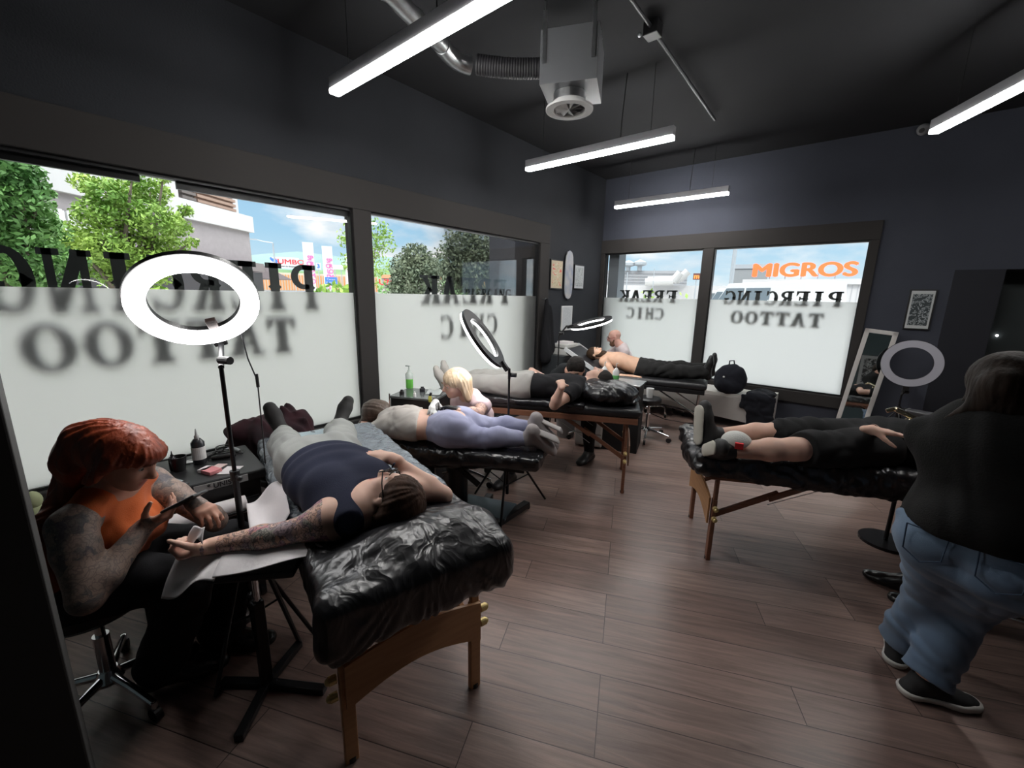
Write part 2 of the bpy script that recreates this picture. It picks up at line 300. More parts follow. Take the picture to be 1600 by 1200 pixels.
# frames round the windows (dark brown profiles standing a little proud of the wall)
t = MB()
t.box(XL-.12, XL+.03, YN, 4.95, ZT+.02, 2.60); t.box(XL-.12, XL+.05, YN, 4.95, ZB-.17, ZB-.02); t.box(XL-.12, XL+.03, 2.012, 2.188, ZB-.02, ZT+.02); t.box(XL-.12, XL+.03, 4.732, 4.95, ZB-.02, ZT+.02)
t.build('trim_1', M_FRAME, kind='structure', bevel=.006)
t = MB()
t.box(XL, .02, YE-.03, YE+.12, ZT+.02, 2.56); t.box(XL, .02, YE-.04, YE+.12, ZB-.17, ZB-.02); t.box(-1.888, -1.742, YE-.03, YE+.12, ZB-.02, ZT+.02); t.box(XL, -3.432, YE-.03, YE+.12, ZB-.02, ZT+.02); t.box(-.068, .02, YE-.03, YE+.12, ZB-.02, ZT+.02)
t.build('trim_2', M_FRAME, kind='structure', bevel=.006)
MB().box(XL-.06, XL-.035, -.45, .64, 2.29, 2.345).box(XL-.06, XL-.035, .82, 2.0, 2.285, 2.345).build('trim_3', M_BLACK, kind='structure')
MB().box(XL, 1.2, YE+.2, YE+1.5, 2.60, 2.75).build('added_eave', M_FRAME, kind='structure')      # unseen eave, added to block overhead sky light from the end windows
# ---- suspended light bars
M_LED = emis('led_diffuser', (1, .985, .96), 36.)
def led(c, rz, label):
    o = empty('pendant_light', c, rz, label, 'light', 'suspended light bars')
    MB().box(-.75, .75, -.03, .03, 0, .07).build('housing', mat('light_grey_aluminium', (.36, .36, .38), .4, metal=.3), o, bevel=.003)
    MB().box(-.745, .745, -.033, .033, -.03, .0).build('diffuser', M_LED, o, bevel=.006)
    for s in (-.55, .55): MB().cyl((s, 0, .07), (s, 0, ZC-c[2]), .002, 6).build('suspension_wire', M_BLACK, o)
    MB().tube([(.28, 0, .07), (.285, 0, .25), (.30, .01, ZC-c[2])], .004, 8).build('power_cord', M_BLACK, o)
    return o
led((-2.11, 1.57, 2.93), 0, 'nearest long light bar hanging in front of the galvanised duct')
led((-2.13, 3.64, 2.93), 0, 'lit light bar hanging below the ventilation box')
led((-2.23, 5.84, 2.93), 0, 'farthest light bar hanging above the end windows')
led((.535, 4.02, 2.93), math.atan2(-.89, .45), 'light bar beside the small ceiling security camera')
# ---- ventilation
vb = empty('ventilation_box', (-1.80, 2.74, 3.05), math.radians(24), 'grey metal ventilation box with round white swirl diffuser', 'vent')
M_VBOX = mat('grey_vent_box', (.16, .165, .175), .45, metal=.3)
MB().box(-.18, .20, -.18, .20, -.02, .30).build('housing', M_VBOX, vb, bevel=.003)
MB().cyl((0, 0, -.10), (0, 0, -.02), .112, 28).build('spigot', M_STEEL, vb, smooth=True)
d = MB(); d.ring(.115, .165, -.125, -.11, 48); d.ring(.108, .120, -.12, -.075, 48)
d.build('diffuser_ring', M_WHITE, vb, bevel=.002)
for k in range(9):
    a = 2*PI*k/9; MB().add([(0, 0, -.12), (.112*math.cos(a), .112*math.sin(a), -.12), (.112*math.cos(a+.40), .112*math.sin(a+.40), -.099), (0, 0, -.095)], [(0, 1, 2, 3)]).build('swirl_blade', M_WHITE, vb)
MB().cyl((0, 0, -.097), (0, 0, -.092), .110, 28).build('dark_core', M_BLACK, vb)
for sx, sy in ((-.15, -.187), (.17, -.187), (.17, .207), (-.15, .207)):
    MB().box(sx-.012, sx+.012, sy-.003, sy+.003, .1, .40).cyl((sx, sy, .36), (sx, sy, .45), .005, 8).build('hanger_bracket', M_STEEL, vb)
def corrugated(p0, p1, r, n, amp):
    p0, p1 = Vv(p0), Vv(p1); pts = []; rs = []
    for i in range(n*2+1): pts.append(p0.lerp(p1, i/(n*2))+Vector((0, 0, .012*math.sin(PI*i/(n*2))*-1))); rs.append(r+(amp if i % 2 else -amp))
    return pts, rs
p0 = Vector((-1.95, 2.62, 3.2)); 
dk = empty('exhaust_duct', (-1.9, 1.3, 3.2), 0, 'galvanised round duct with a black flexible end joining the vent box', 'duct')
e0 = at(735, 103, 2, 3.22); e1 = at(690, 70, 2, 3.22); e2 = at(560, -60, 2, 3.22)
lp = lambda p: p-Vector((-1.9, 1.3, 3.2))
MB().tube([lp(e2+(e2-e1)*.6), lp(e2), lp(e1)], .052, 24).build('straight_pipe', M_STEEL, dk, smooth=True)
q = [];
for i in range(9):
    s = i/8; q.append(lp((e1*(1-s)**2+at(708, 98, 2, 3.22)*2*s*(1-s)+e0*s*s)))
MB().tube(q, .056, 24).build('elbow', M_STEEL, dk, smooth=True)
fx0 = at(745, 101, 2, 3.22); fx1 = Vector((-1.955, 2.65, 3.2))
pts, rs = corrugated(lp(fx0), lp(fx1), .062, 26, .0018); MB().tube(pts, rs, 24).build('flexible_hose', mat('black_hose', (.016, .015, .018), .6), dk, smooth=True)
for s in (.25, .62): 
    c = e2.lerp(e1, s); d = (e1-e2).normalized(); MB().cyl(lp(c-d*.01), lp(c+d*.01), .056, 24).build('joint_clamp', M_STEEL, dk, smooth=True)
# ---- ceiling conduit and junction box
cu = empty('ceiling_conduit', (-1.3, 2.9, 3.47), 0, 'thin grey cable conduit with junction box crossing dark ceiling', 'conduit')
j = at(1020, 46, 2, 3.45); a0 = at(960, -40, 2, 3.45); a1 = at(1117, 187, 2, 3.45); off = Vector((-1.3, 2.9, 3.47))
MB().cyl(a0-off, j-off, .012, 10).cyl(j-off, a1-off, .014, 10).build('conduit', mat('dark_grey_conduit', (.035, .035, .038), .4), cu)
MB().box(-.05, .05, -.05, .05, -.045, .04, Matrix.Translation(j-off)).build('junction_box', M_BLACK, cu, bevel=.005)
MB().sphere(tuple(j-off+Vector((-.07, -.05, -.03))), .015).build('hook', M_STEEL, cu)
# ---- security camera
sc_ = empty('security_camera', (.19, 6.42, 3.42), 0, 'small round security camera high in the corner of the wall', 'camera')
MB().cyl((0, .08, .03), (0, .02, .03), .035, 20).build('mount', M_WHITE, sc_)
MB().sphere((0, -.02, 0), .055).build('camera_ball', mat('grey_plastic', (.25, .25, .26), .35), sc_, smooth=True)
MB().cyl((-.01, -.06, -.015), (-.015, -.082, -.025), .022, 16).build('lens', M_BLACK, sc_)
# ================================================================ OUTSIDE
def leafmat(name, c, c2):
    return mat(name, c, .6, col2=c2, vscale=1.5)
G0 = -.12
MB().box(-160, 60, -120, -50, G0-.3, G0-.05).box(-160, XL-.3, -60, 160, G0-.3, G0).box(XL-.3, 120, YE+.3, 160, G0-.3, G0).build('ground_outside', mat('pale_asphalt', (.50, .50, .49), .9, var=.15, vscale=.4), kind='structure')
# building columns beside the glass
MB().box(XL-.62, XL-.16, 4.42, 4.86, G0, 3.4).build('trim_4', mat('grey_render', (.10, .10, .11), .8), kind='structure')
MB().box(-3.46, -3.28, YE+.2, YE+.45, G0, 3.2).build('trim_5', mat('pale_grey_render', (.30, .34, .37), .8), kind='structure')
def crown(mb, c, r, n, sz, rng, squash=1., hollow=.5):
    c = np.array(c, float)
    for i in range(n):
        d = rng.normal(size=3); d /= np.linalg.norm(d); q = hollow+(1-hollow)*rng.random(); p = c+d*np.array([r, r, r*squash])*q
        a = rng.normal(size=3); a /= np.linalg.norm(a); b = np.cross(a, rng.normal(size=3)); b /= np.linalg.norm(b); s = sz*(.6+.8*rng.random())
        mb.add([p-a*s, p+b*s*.45, p+a*s, p-b*s*.45], [(0, 1, 2, 3)])
def leafy(mb, lobes, n, sz, rng, squash=.8):
    tot = sum(l[3]**2 for l in lobes)
    for x, y, z, r in lobes: crown(mb, (x, y, z), r, int(n*r*r/tot), sz, rng, squash)
def branches(mb, base, top, lobes, r0, trunk_top=.45):
    base = Vv(base); top = Vv(top); fork = base.lerp(top, trunk_top)
    mb.tube([base, base.lerp(fork, .5)+Vector((.03, .02, 0)), fork], [r0, r0*.85, r0*.7], 10)
    for i, (x, y, z, r) in enumerate(lobes):
        e = Vector((x, y, z)); m = fork.lerp(e, .5)+Vector((.1*((i % 3)-1), .08*((i % 2)*2-1), .1)); mb.tube([fork, m, e], [r0*.5, r0*.3, r0*.1], 7)
M_BARK = mat('tree_bark', (.16, .13, .10), .9, var=.3, vscale=12)
def tree(name, label, base, lobes, n, sz, m, seed, r0=.09, group=None, squash=.8, cat='tree'):
    rng = np.random.default_rng(seed); base = Vv(base); o = empty(name, base, 0, label, cat, group)
    zs = max(l[2]+l[3]*.5 for l in lobes); L2 = [(x-base.x, y-base.y, z-base.z, r) for x, y, z, r in lobes]
    mb = MB(); branches(mb, (0, 0, 0), (0, 0, zs-base.z), L2, r0); mb.build('trunk', M_BARK, o, smooth=True)
    mb = MB(); leafy(mb, L2, n, sz, rng, squash); mb.build('foliage', m, o, kind='stuff')
    return o
def lob(u, v, D, r): p = az(u, v, D); return (p.x, p.y, p.z, r)
def gnd(u, D, z=G0): p = az(u, 460, D); return Vector((p.x, p.y, z))
LF1 = leafmat('bright_green_leaf', (.10, .24, .03), (.36, .50, .09)); LF2 = leafmat('mid_green_leaf', (.05, .16, .035), (.17, .34, .08)); LF3 = leafmat('pine_needles', (.055, .085, .05), (.17, .20, .12))
for m_ in (LF1, LF2, LF3): m_.node_tree.nodes['Principled BSDF'].inputs['Transmission Weight'].default_value = 0
tree('maple_tree', 'sunlit bright green maple tree in front of the grey building', gnd(205, 8.2), [lob(u,v,8.2+.3*((u*7)%3-1),r) for u,v,r in ((130,285,.16),(165,300,.24),(200,298,.28),(235,300,.26),(150,335,.26),(190,340,.34),(240,345,.34),(275,352,.22),(115,375,.3),(165,388,.34),(220,395,.36),(265,388,.26),(300,378,.10),(255,278,.10),(207,272,.13),(290,330,.12),(140,410,.3),(240,420,.3),(190,425,.3))], 15000, .031, LF1, 3)
tree('maple_tree', 'darker green leafy tree at the left edge of the left window', gnd(10, 6.6), [lob(u,v,6.6+.3*((u*5)%3-1),r) for u,v,r in ((0,262,.3),(30,275,.2),(-40,270,.4),(15,305,.32),(52,325,.2),(20,345,.34),(72,300,.09),(62,360,.24),(-20,380,.4),(45,398,.3),(95,408,.22),(-60,330,.4),(0,425,.35),(80,430,.25))], 12000, .031, LF2, 4)
tree('thin_tree', 'slender young tree with sparse leaves behind the post between the left windows', gnd(566, 9.5), [lob(560, 350, 9.5, .30), lob(590, 360, 9.5, .30), lob(545, 372, 9.4, .26), lob(575, 385, 9.5, .34), lob(600, 380, 9.6, .28), lob(550, 410, 9.5, .28), lob(585, 412, 9.5, .34), lob(570, 440, 9.5, .3)], 1700, .036, LF1, 5, r0=.04)
tree('pine_tree', 'smaller round-topped pine tree seen through the second left window', gnd(648, 26), [lob(650, 400, 26, .95), lob(638, 420, 26, 1.15), lob(664, 420, 26, 1.05), lob(648, 440, 26, 1.4), lob(632, 452, 26, 1.1)], 6500, .11, LF3, 6, r0=.22)
tree('pine_tree', 'larger spreading pine tree in front of the yellow house', gnd(745, 31), [lob(728, 385, 30, 1.8), lob(750, 380, 30, 1.7), lob(705, 410, 30, 1.6), lob(770, 405, 30, 1.9), lob(735, 420, 30, 2.2), lob(785, 395, 30, 1.2), lob(700, 435, 30, 1.8), lob(760, 440, 30, 2.2), lob(795, 425, 30, 1.3)], 11000, .13, LF3, 7, r0=.3)
# shrubs
def shrub(u, v, D, r, label, m=LF1, seed=0, n=500, name='shrub', group=None):
    rng = np.random.default_rng(seed+40); p = az(u, v, D); o = empty(name, (p.x, p.y, G0), 0, label, 'shrub', group); h = p.z-G0
    mb = MB(); crown(mb, (0, 0, h*.5), r, n, .08 if D < 14 else .16, rng, squash=max(.5, h*.5/r), hollow=.3); mb.build('foliage', m, o, kind='stuff')
    mb = MB()
    for k in range(4): mb.tube([(0, 0, 0), (.3*r*math.cos(k*1.6), .3*r*math.sin(k*1.6), h*.6)], [.03, .012], 6)
    mb.build('stem', M_BARK, o)
shrub(515, 440, 16, .9, 'yellow-green shrub below the blue road sign', seed=1); shrub(543, 438, 20, .7, 'shrub between the blue sign and the window post', seed=2)
shrub(620, 430, 34, 1.6, 'low green bush left of the smaller pine', LF2, 3); shrub(40, 415, 9.4, .9, 'dense bush under the dark leafy tree', LF2, 4, 1400); shrub(205, 425, 10.2, .8, 'bush low behind the maple trunk', LF1, 5, 1600)
shrub(1010, 452, 9.6, .32, 'light green bush outside behind the word FREAK', LF1, 6, 260); shrub(1068, 455, 10.4, .40, 'sprawling twig bush beside the end window post', LF1, 7, 240); shrub(1036, 459, 8.6, .16, 'small bush between the two bushes at the end window', LF1, 8, 160)
# ---- grey building on the left, with white upper storey and louvres
wd = Vector((-.574, .819, 0)); wn = Vector((.819, .574, 0)); c0 = az(393, 400, 16)
bl = empty('commercial_building', (c0.x, c0.y, G0), 0, 'grey commercial building with a white upper storey and wooden louvre screens', 'building')
def fac(u, v, off=0):   # pixel on the facade plane -> (s along facade from the corner, z)
    d = ray(u, v); n = wn; t = ((c0+n*off)-CAM).dot(n)/d.dot(n); p = CAM+d*t; return (p-c0).dot(wd), p.z-G0
FM = frame((0, 0, 0), wd, -wn, (0, 0, 1))
z1 = fac(393, 363)[1]; z2 = fac(393, 359)[1]; z3 = fac(395, 412)[1]
MB().box(-26, 0, 0, 9, 0, z1, FM).build('grey_wall', mat('grey_facade', (.30, .27, .27), .85, var=.06), bl)
MB().box(-26, -.02, .25, 9, z1, z1+4.5, FM).build('white_wall', mat('white_facade', (.52, .51, .50), .8), bl)
MB().box(-26, .08, -.12, .25, z1-.02, z1+.45, FM).build('white_band', MATS['white_facade'], bl)
MB().box(-26, .05, -.35, 0, z3-.25, z3, FM).build('canopy_band', mat('brown_grey_band', (.20, .17, .165), .8), bl)
MB().box(-26, 0, -.3, 0, z3-1.3, z3-.28, FM).build('dark_shopfront', mat('dark_glass_front', (.045, .042, .045), .3), bl)
sA = fac(290, 330)[0]; sM = fac(311, 330)[0]; sB = fac(372, 340)[0]; zl0, zl1 = z1+.5, z1+2.6
for a, b, m_ in ((sA, sM, mat('grey_brown_slat', (.13, .11, .10), .7)), (sM+.05, sB, mat('wood_slat', (.30, .20, .15), .7))):
    mb = MB(); mb.box(a, b, .12, .2, zl0, zl1, FM)
    for k in range(16): mb.box(a, b, .03, .12, zl0+k*(zl1-zl0)/16, zl0+(k+.55)*(zl1-zl0)/16, FM)
    mb.build('louvre_screen', m_, bl)
MB().box(sA-1.3, sA-.15, -.0, .3, z1+.45, z1+2.9, FM).build('white_parapet', MATS['white_facade'], bl)
def text_obj(s, name, m, parent, M, size, ext=.01, bold=0.0, sx=1.0):
    cu_ = bpy.data.curves.new(name, 'FONT'); cu_.body = s; cu_.size = size; cu_.extrude = ext;  cu_.align_x = 'CENTER'; cu_.align_y = 'CENTER'
    ob = bpy.data.objects.new(name, cu_); COL.objects.link(ob); dg = bpy.context.evaluated_depsgraph_get(); me = bpy.data.meshes.new_from_object(ob.evaluated_get(dg)); bpy.data.objects.remove(ob)
    if bold:
        V = [tuple(v.co) for v in me.vertices]; Fc = [tuple(p.vertices) for p in me.polygons]; n0 = len(V); b = bold*2.2*size
        me = bpy.data.meshes.new(name); me.from_pydata([(x+d, y+e, z+f) for d, e, f in ((-b, 0, 0), (b, 0, .001), (0, b*.6, .002), (0, -b*.6, .003)) for x, y, z in V], [], [tuple(i+k*n0 for i in f) for k in range(4) for f in Fc])
    me.materials.clear(); me.materials.append(m); o = bpy.data.objects.new(name, me); COL.objects.link(o)
    if parent: o.parent = parent
    o.matrix_local = M @ Matrix.Diagonal((sx, 1, 1, 1)); return o
s_, z_ = fac(100, 354)
text_obj('GIHI', 'sign_letters', M_WHITE, bl, frame(wd*s_-wn*-.06+Vector((0, 0, z_)), wd, (0, 0, 1), wn), .75, .03, .02)
aw = empty('parasol', gnd(412, 19), 0, 'dark closed-rim parasol at the corner of the grey building', 'parasol')
MB().lathe([(1.1, 2.2), (.02, 2.75), (.0, 2.76)], 8).build('canopy', mat('dark_canvas', (.08, .06, .06), .8), aw); MB().cyl((0, 0, 0), (0, 0, 2.7), .03).build('pole', M_STEEL, aw)
# ---- hills
def hill(D, pts, name, m):
    mb = MB(); n = len(pts)
    V = [az(u, v, D) for u, v in pts]; B = [Vector((p.x, p.y, G0-1)) for p in V]; Bk = [Vector((p.x*1.25, p.y*1.25, p.z*.9)) for p in V]
    Fr = [Vector((p.x*.8, p.y*.8, G0-1)) for p in V]
    vs_ = Fr+V+Bk; fs = [(i, i+1, n+i+1, n+i) for i in range(n-1)]+[(n+i, n+i+1, 2*n+i+1, 2*n+i) for i in range(n-1)]
    mb.add(vs_, fs); return mb.build(name, m, kind='structure', smooth=True)
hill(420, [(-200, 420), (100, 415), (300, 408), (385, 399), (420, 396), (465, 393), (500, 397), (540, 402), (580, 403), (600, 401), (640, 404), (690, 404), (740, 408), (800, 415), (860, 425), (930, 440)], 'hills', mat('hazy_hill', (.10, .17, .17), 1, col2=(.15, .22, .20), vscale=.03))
hill(170, [(380, 432), (430, 420), (480, 424), (560, 418), (600, 420), (650, 422), (720, 425), (800, 430), (930, 448)], 'hill_foot_trees', mat('green_hill', (.06, .13, .05), 1, col2=(.14, .22, .09), vscale=.12))
# ---- things in the street
def post_frame(u, D, W=0):        # origin at ground, facing the camera
    p = gnd(u, D); a = math.atan2(p.x, p.y); return p, -a
M_RED = mat('sign_red', (.75, .03, .04), .5); M_BLUE = mat('sign_blue', (.04, .16, .60), .5); M_SIGN = mat('sign_white', (.50, .51, .51), .5); M_POST = mat('grey_post', (.35, .38, .40), .4, metal=.5)
def board(u0, v0, u1, v1, D, name, label, cat, m, posts=(0.5,), group=None, th=.12):
    p = az((u0+u1)/2, (v0+v1)/2, D); rz = -math.atan2(p.x, p.y); w = (az(u1, v0, D)-az(u0, v0, D)).length; h = abs(az((u0+u1)/2, v0, D).z-az((u0+u1)/2, v1, D).z)
    o = empty(name, (p.x, p.y, G0), rz, label, cat, group); zc = p.z-G0
    MB().box(-w/2, w/2, 0, th, zc-h/2, zc+h/2).build('panel', m, o)
    for s in posts: MB().cyl(((s-.5)*w, th/2, 0), ((s-.5)*w, th/2, zc-h/2), .05, 10).build('post', M_POST, o)
    return o, w, h, zc
TXT = lambda x, z, y=-.02: frame((x, y, z), (1, 0, 0), (0, 0, 1), (0, -1, 0))
o, w, h, zc = board(423, 402, 468, 419, 60, 'store_sign', 'white roadside board with the red word JUMBO and a blue elephant', 'sign', M_SIGN, (.2, .8))
text_obj('JUMBO', 'red_letters', M_RED, o, TXT(w*.17, zc+h*.08), h*.62, .02, .008, 1.3)
text_obj('ouvert le dimanche', 'small_letters', M_BLACK, o, TXT(w*.1, zc-h*.33), h*.2, .02)
e = MB(); e.sphere((-w*.33, -.03, zc+h*.12), (w*.07, .02, h*.22)); e.sphere((-w*.42, -.03, zc+h*.2), (w*.045, .02, h*.15)); e.tube([(-w*.45, -.03, zc+h*.2), (-w*.49, -.03, zc+h*.32), (-w*.46, -.03, zc+h*.42)], .1, 8); e.box(-w*.38, -w*.35, -.05, -.02, zc-h*.2, zc+h*.1).box(-w*.31, -w*.28, -.05, -.02, zc-h*.2, zc+h*.1)
e.build('elephant_mark', M_BLUE, o)
M_PINK = mat('banner_pink', (.85, .12, .35), .6)
for k, (u0, v0, u1, v1, lab) in enumerate([(475, 379, 492, 455, 'tall white banner flag nearest the red and white store board'), (505, 385, 521, 455, 'white banner flag standing behind the blue road sign'), (540, 400, 552, 455, 'white banner flag half hidden by the window post')]):
    o, w, h, zc = board(u0, v0, u1, v1, 34, 'banner_flag', lab, 'flag', M_SIGN, (0.0,), 'white banner flags along the street', .03)
    for col_, txt in ((.05, 'SOLDES'), (.32, 'PROMO')):
        for i, chx in enumerate(txt): text_obj(chx, 'pink_letter', M_PINK, o, TXT(w*(col_-.05), zc+h*.18-i*h*.12), h*.13, .01, .01)
o, w, h, zc = board(508, 433, 527, 445, 30, 'road_sign', 'blue direction sign on a post below the banners', 'sign', M_BLUE, (.1, .9)); 
text_obj('Centre', 'white_letters', M_SIGN, o, TXT(0, zc+h*.2), h*.36, .01); text_obj('P  Nord', 'white_letters', M_SIGN, o, TXT(0, zc-h*.22), h*.36, .01)
o, w, h, zc = board(494, 411, 501, 421, 45, 'number_sign', 'small white sign with a blue number three', 'sign', M_SIGN); text_obj('3', 'numeral', M_BLUE, o, TXT(0, zc), h*.9, .02, .02)
o, w, h, zc = board(520, 414, 536, 421, 55, 'store_sign', 'pale blank roof board over the orange-striped hall', 'sign', M_SIGN, (.2, .8))
lp_ = gnd(434, 38); o = empty('street_lamp', lp_, -math.atan2(lp_.x, lp_.y), 'tall grey street lamp arching above the red and white store board', 'lamp'); hz = az(434, 380, 38).z-G0
MB().tube([(0, 0, 0), (0, 0, hz)], [.09, .05], 10).build('pole', M_POST, o); MB().tube([(0, 0, hz), (-.6, 0, hz+.05), (-1.15, 0, hz+.18)], .035, 8).build('arm', M_POST, o); MB().box(-1.5, -1.0, -.08, .08, hz+.12, hz+.2).build('lamp_head', M_POST, o)
# orange striped hall and low grey hall
def hall(u0, u1, vtop, D, dep, name, label, m, extra=None):
    a, b = az(u0, vtop, D), az(u1, vtop, D); c = (a+b)/2; rz = math.atan2((b-a).y, (b-a).x); w = math.hypot((b-a).x, (b-a).y); h = c.z-G0
    o = empty(name, (c.x, c.y, G0), rz, label, 'building'); MB().box(-w/2, w/2, 0, dep, 0, h).build('wall', m, o); return o, w, h
o, w, h = hall(400, 590, 428, 75, 12, 'warehouse', 'low warehouse clad in orange and cream vertical stripes', mat('cream_cladding', (.42, .37, .29), .7))
mb = MB()
for k in range(46): mb.box(-w/2+k*w/46, -w/2+(k+.5)*w/46, -.08, .0, h-2.6, h-.3)
mb.build('orange_stripes', mat('orange_cladding', (.50, .19, .06), .7), o); MB().box(-w/2, w/2, -.1, 0, 0, h-2.7).build('grey_base', mat('grey_base', (.25, .27, .30), .8), o)
o, w, h = hall(596, 690, 436, 90, 12, 'warehouse', 'long low hall with orange roofline left of the pines', mat('pale_cladding', (.34, .33, .31), .7)); MB().box(-w/2, w/2, -.2, 12, h, h+.7).build('roof_edge', mat('terracotta', (.55, .26, .14), .8), o)
text_obj('JUMBO', 'red_letters', M_RED, o, TXT(w*-.32, h-.8, -.3), 1.6, .03, .01, 1.3)
# yellow house with red shutters
a, b = az(745, 408, 40), az(845, 408, 40); c = (a+b)/2; rz = math.atan2((b-a).y, (b-a).x); w = (b-a).length; h = c.z-G0
o = empty('house', (c.x, c.y, G0), rz, 'yellow house with red shutters behind the larger pine', 'house'); MB().box(-w/2, w/2, 0, 8, 0, h).build('wall', mat('yellow_render', (.42, .29, .13), .8), o)
MB().add([(-w/2-.5, -.6, h), (w/2+.5, -.6, h), (w/2+.5, 8.6, h), (-w/2-.5, 8.6, h), (-w/2+2, 4, h+1.4), (w/2-2, 4, h+1.4)], [(0, 1, 5, 4), (1, 2, 5), (2, 3, 4, 5), (3, 0, 4), (0, 3, 2, 1)]).build('roof', mat('brown_roof', (.22, .13, .10), .9), o)
for k, uu in enumerate((775, 790, 826)):
    q = az(uu, 431, 40); x = (uu-795)/100*w; z = q.z-G0
    wn_ = MB().box(x-.45, x+.45, -.05, .02, z-.8, z+.7).build('window', mat('pale_pane', (.55, .60, .62), .2), o)
    for s in (-1, 1): MB().box(x+s*.72-.25, x+s*.72+.25, -.1, .0, z-.85, z+.75).build('shutter', mat('red_shutter', (.62, .05, .06), .6), o)
o2, w2, h2, zc2 = board(818, 444, 834, 453, 34, 'notice_board', 'small white and red board before the yellow house', 'sign', M_SIGN); text_obj('A LOUER', 'red_letters', M_RED, o2, TXT(0, zc2), h2*.42, .01, .01)
# ---- supermarket hall at the end windows
M_MW = mat('white_cladding', (.40, .40, .40), .7)
o, w, h = hall(1165, 1420, 436, 46, 12, 'supermarket', 'long white supermarket hall with big red letters on the roof', M_MW)
mb = MB()
for k in range(30): mb.box(-w/2+k*w/30, -w/2+k*w/30+.05, -.03, 0, .5, h-.5)
mb.build('panel_joints', mat('joint_grey', (.30, .31, .32), .8), o); MB().box(-w/2-.2, w/2+.2, -.25, .1, h-.45, h).build('parapet', M_MW, o)
lt = az(1253, 423, 46); ow = o.matrix_basis; 
bpy.context.view_layer.update(); loc = o.matrix_world.inverted() @ lt
text_obj('MIGROS', 'roof_letters', mat('orange_red_sign', (.95, .10, .02), .5, emit=(1, .12, .03), estr=.35), o, TXT(loc.x, loc.z, -.1), 1.62, .15, .02, 1.3)
for k in range(5): MB().box(loc.x-2.4+k*1.2, loc.x-2.35+k*1.2, 0, .3, h, h+.5).build('letter_support', M_POST, o)
o, w, h = hall(935, 1170, 446, 40, 20, 'shopping_hall', 'low white hall wing with pipes and cooling plant on its roof', M_MW)
o, w, h = hall(925, 1075, 423, 70, 20, 'service_building', 'grey service building behind the low white hall', mat('grey_cladding', (.26, .27, .28), .7))
mb = MB()
for k in range(9): mb.box(-w/2, w/2, -.06, 0, h-.5-k*.45, h-.4-k*.45)
mb.build('cladding_ribs', mat('dark_rib', (.19, .20, .21), .8), o)
o, w, h = hall(1147, 1202, 413, 60, 12, 'plant_room', 'grey rooftop plant room left of the red roof letters', mat('grey_mesh_clad', (.20, .215, .22), .7)); MB().box(-w/2, w/2, -.12, 0, h-.5, h).build('edge_rail', M_POST, o)
for k, (u, v, lab) in enumerate([(982, 413, 'mushroom-shaped roof fan, left one of the two on the service building'), (1000, 412, 'mushroom-shaped roof fan, right one beside the mast')]):
    p = az(u, v, 69.5); o = empty('roof_fan', (p.x, p.y, az(u, 423, 69.5).z), 0, lab, 'fan', 'roof fans'); hh = p.z-o.location.z
    MB().cyl((0, 0, 0), (0, 0, hh), .35, 12).build('stack', M_POST, o); MB().lathe([(.1, hh-.5), (1.0, hh-.2), (1.0, hh+.2), (.1, hh+.6)], 16).build('cowl', M_POST, o)
p0 = az(1008, 441, 38); pp = empty('roof_pipes', (p0.x, p0.y, p0.z-.4), 0, 'pair of fat silver roof pipes bending up beside the orange panel', 'pipes')
for k, (ua, va, ub, vb, uc, vc) in enumerate([(1008, 441, 1052, 440, 1063, 426), (1012, 438, 1062, 437, 1075, 424)]):
    pts = [az(ua, va, 38+k)-pp.location, az(ub, vb, 38+k)-pp.location, az(uc, vc, 38+k)-pp.location]
    MB().tube([pts[0], pts[0].lerp(pts[1], .5), pts[1]], .32, 14).build('pipe', mat('silver_pipe', (.42, .42, .41), .35, metal=.3), pp, smooth=True); MB().tube([pts[1]-(pts[1]-pts[0])*.02, pts[2]], .32, 14).build('riser', MATS['silver_pipe'], pp, smooth=True)
o, w, h, zc = board(1083, 427, 1094, 437, 36, 'orange_sign', 'small dark roof sign with an orange letter m', 'sign', mat('dark_sign', (.10, .04, .03), .5), (.5,)); text_obj('m', 'orange_letter', mat('orange_letter', (.95, .25, .05), .5), o, TXT(0, zc), h*1.1, .02, .02)
for u, v, D, lab, r in [(1140, 392, 22, 'thick grey lamp mast close behind the last window', .10), (978, 425, 24, 'thin flagpole left of the word FREAK', .03), (1019, 420, 26, 'thin mast right of the roof fans', .03)]:
    p = gnd(u, D); z = az(u, v, D).z-G0; o = empty('street_mast', p, 0, lab, 'mast'); MB().cyl((0, 0, 0), (0, 0, z+(1.5 if r > .05 else 0)), r, 12, r*.8).build('mast', M_POST, o); MB().cyl((0, 0, 0), (0, 0, .3), r*2, 12).build('base_flange', M_POST, o)
def van(u, D, lab, rz, s=1.0):
    p = gnd(u, D); o = empty('van', p, rz, lab, 'van', 'white vans parked outside')
    prof = [(-2.4, .35), (2.3, .35), (2.4, .9), (2.2, 1.25), (1.5, 1.45), (.9, 2.25), (-2.3, 2.3), (-2.45, 1.2)]
    MB().prism([(x, z*1.06) for x, z in prof], -.95, .95).build('body', mat('van_white', (.45, .46, .46), .3, coat=.5), o, bevel=.06)
    MB().prism([(1.42, 1.58), (.92, 2.2), (.1, 2.2), (.1, 1.58)], -.97, .97).prism([(0, 1.6), (0, 2.2), (-1, 2.2), (-1, 1.6)], -.97, .97).build('side_window', mat('van_glass', (.10, .13, .15), .1), o)
    MB().add([(1.56, -.8, 1.56), (1.56, .8, 1.56), (.98, .72, 2.3), (.98, -.72, 2.3)], [(0, 1, 2, 3)]).build('windscreen', MATS['van_glass'], o)
    for x in (-1.5, 1.5):
        for y in (-.92, .92): MB().cyl((x, y-.1, .33), (x, y+.1, .33), .33, 20).build('wheel', M_BLACK, o)
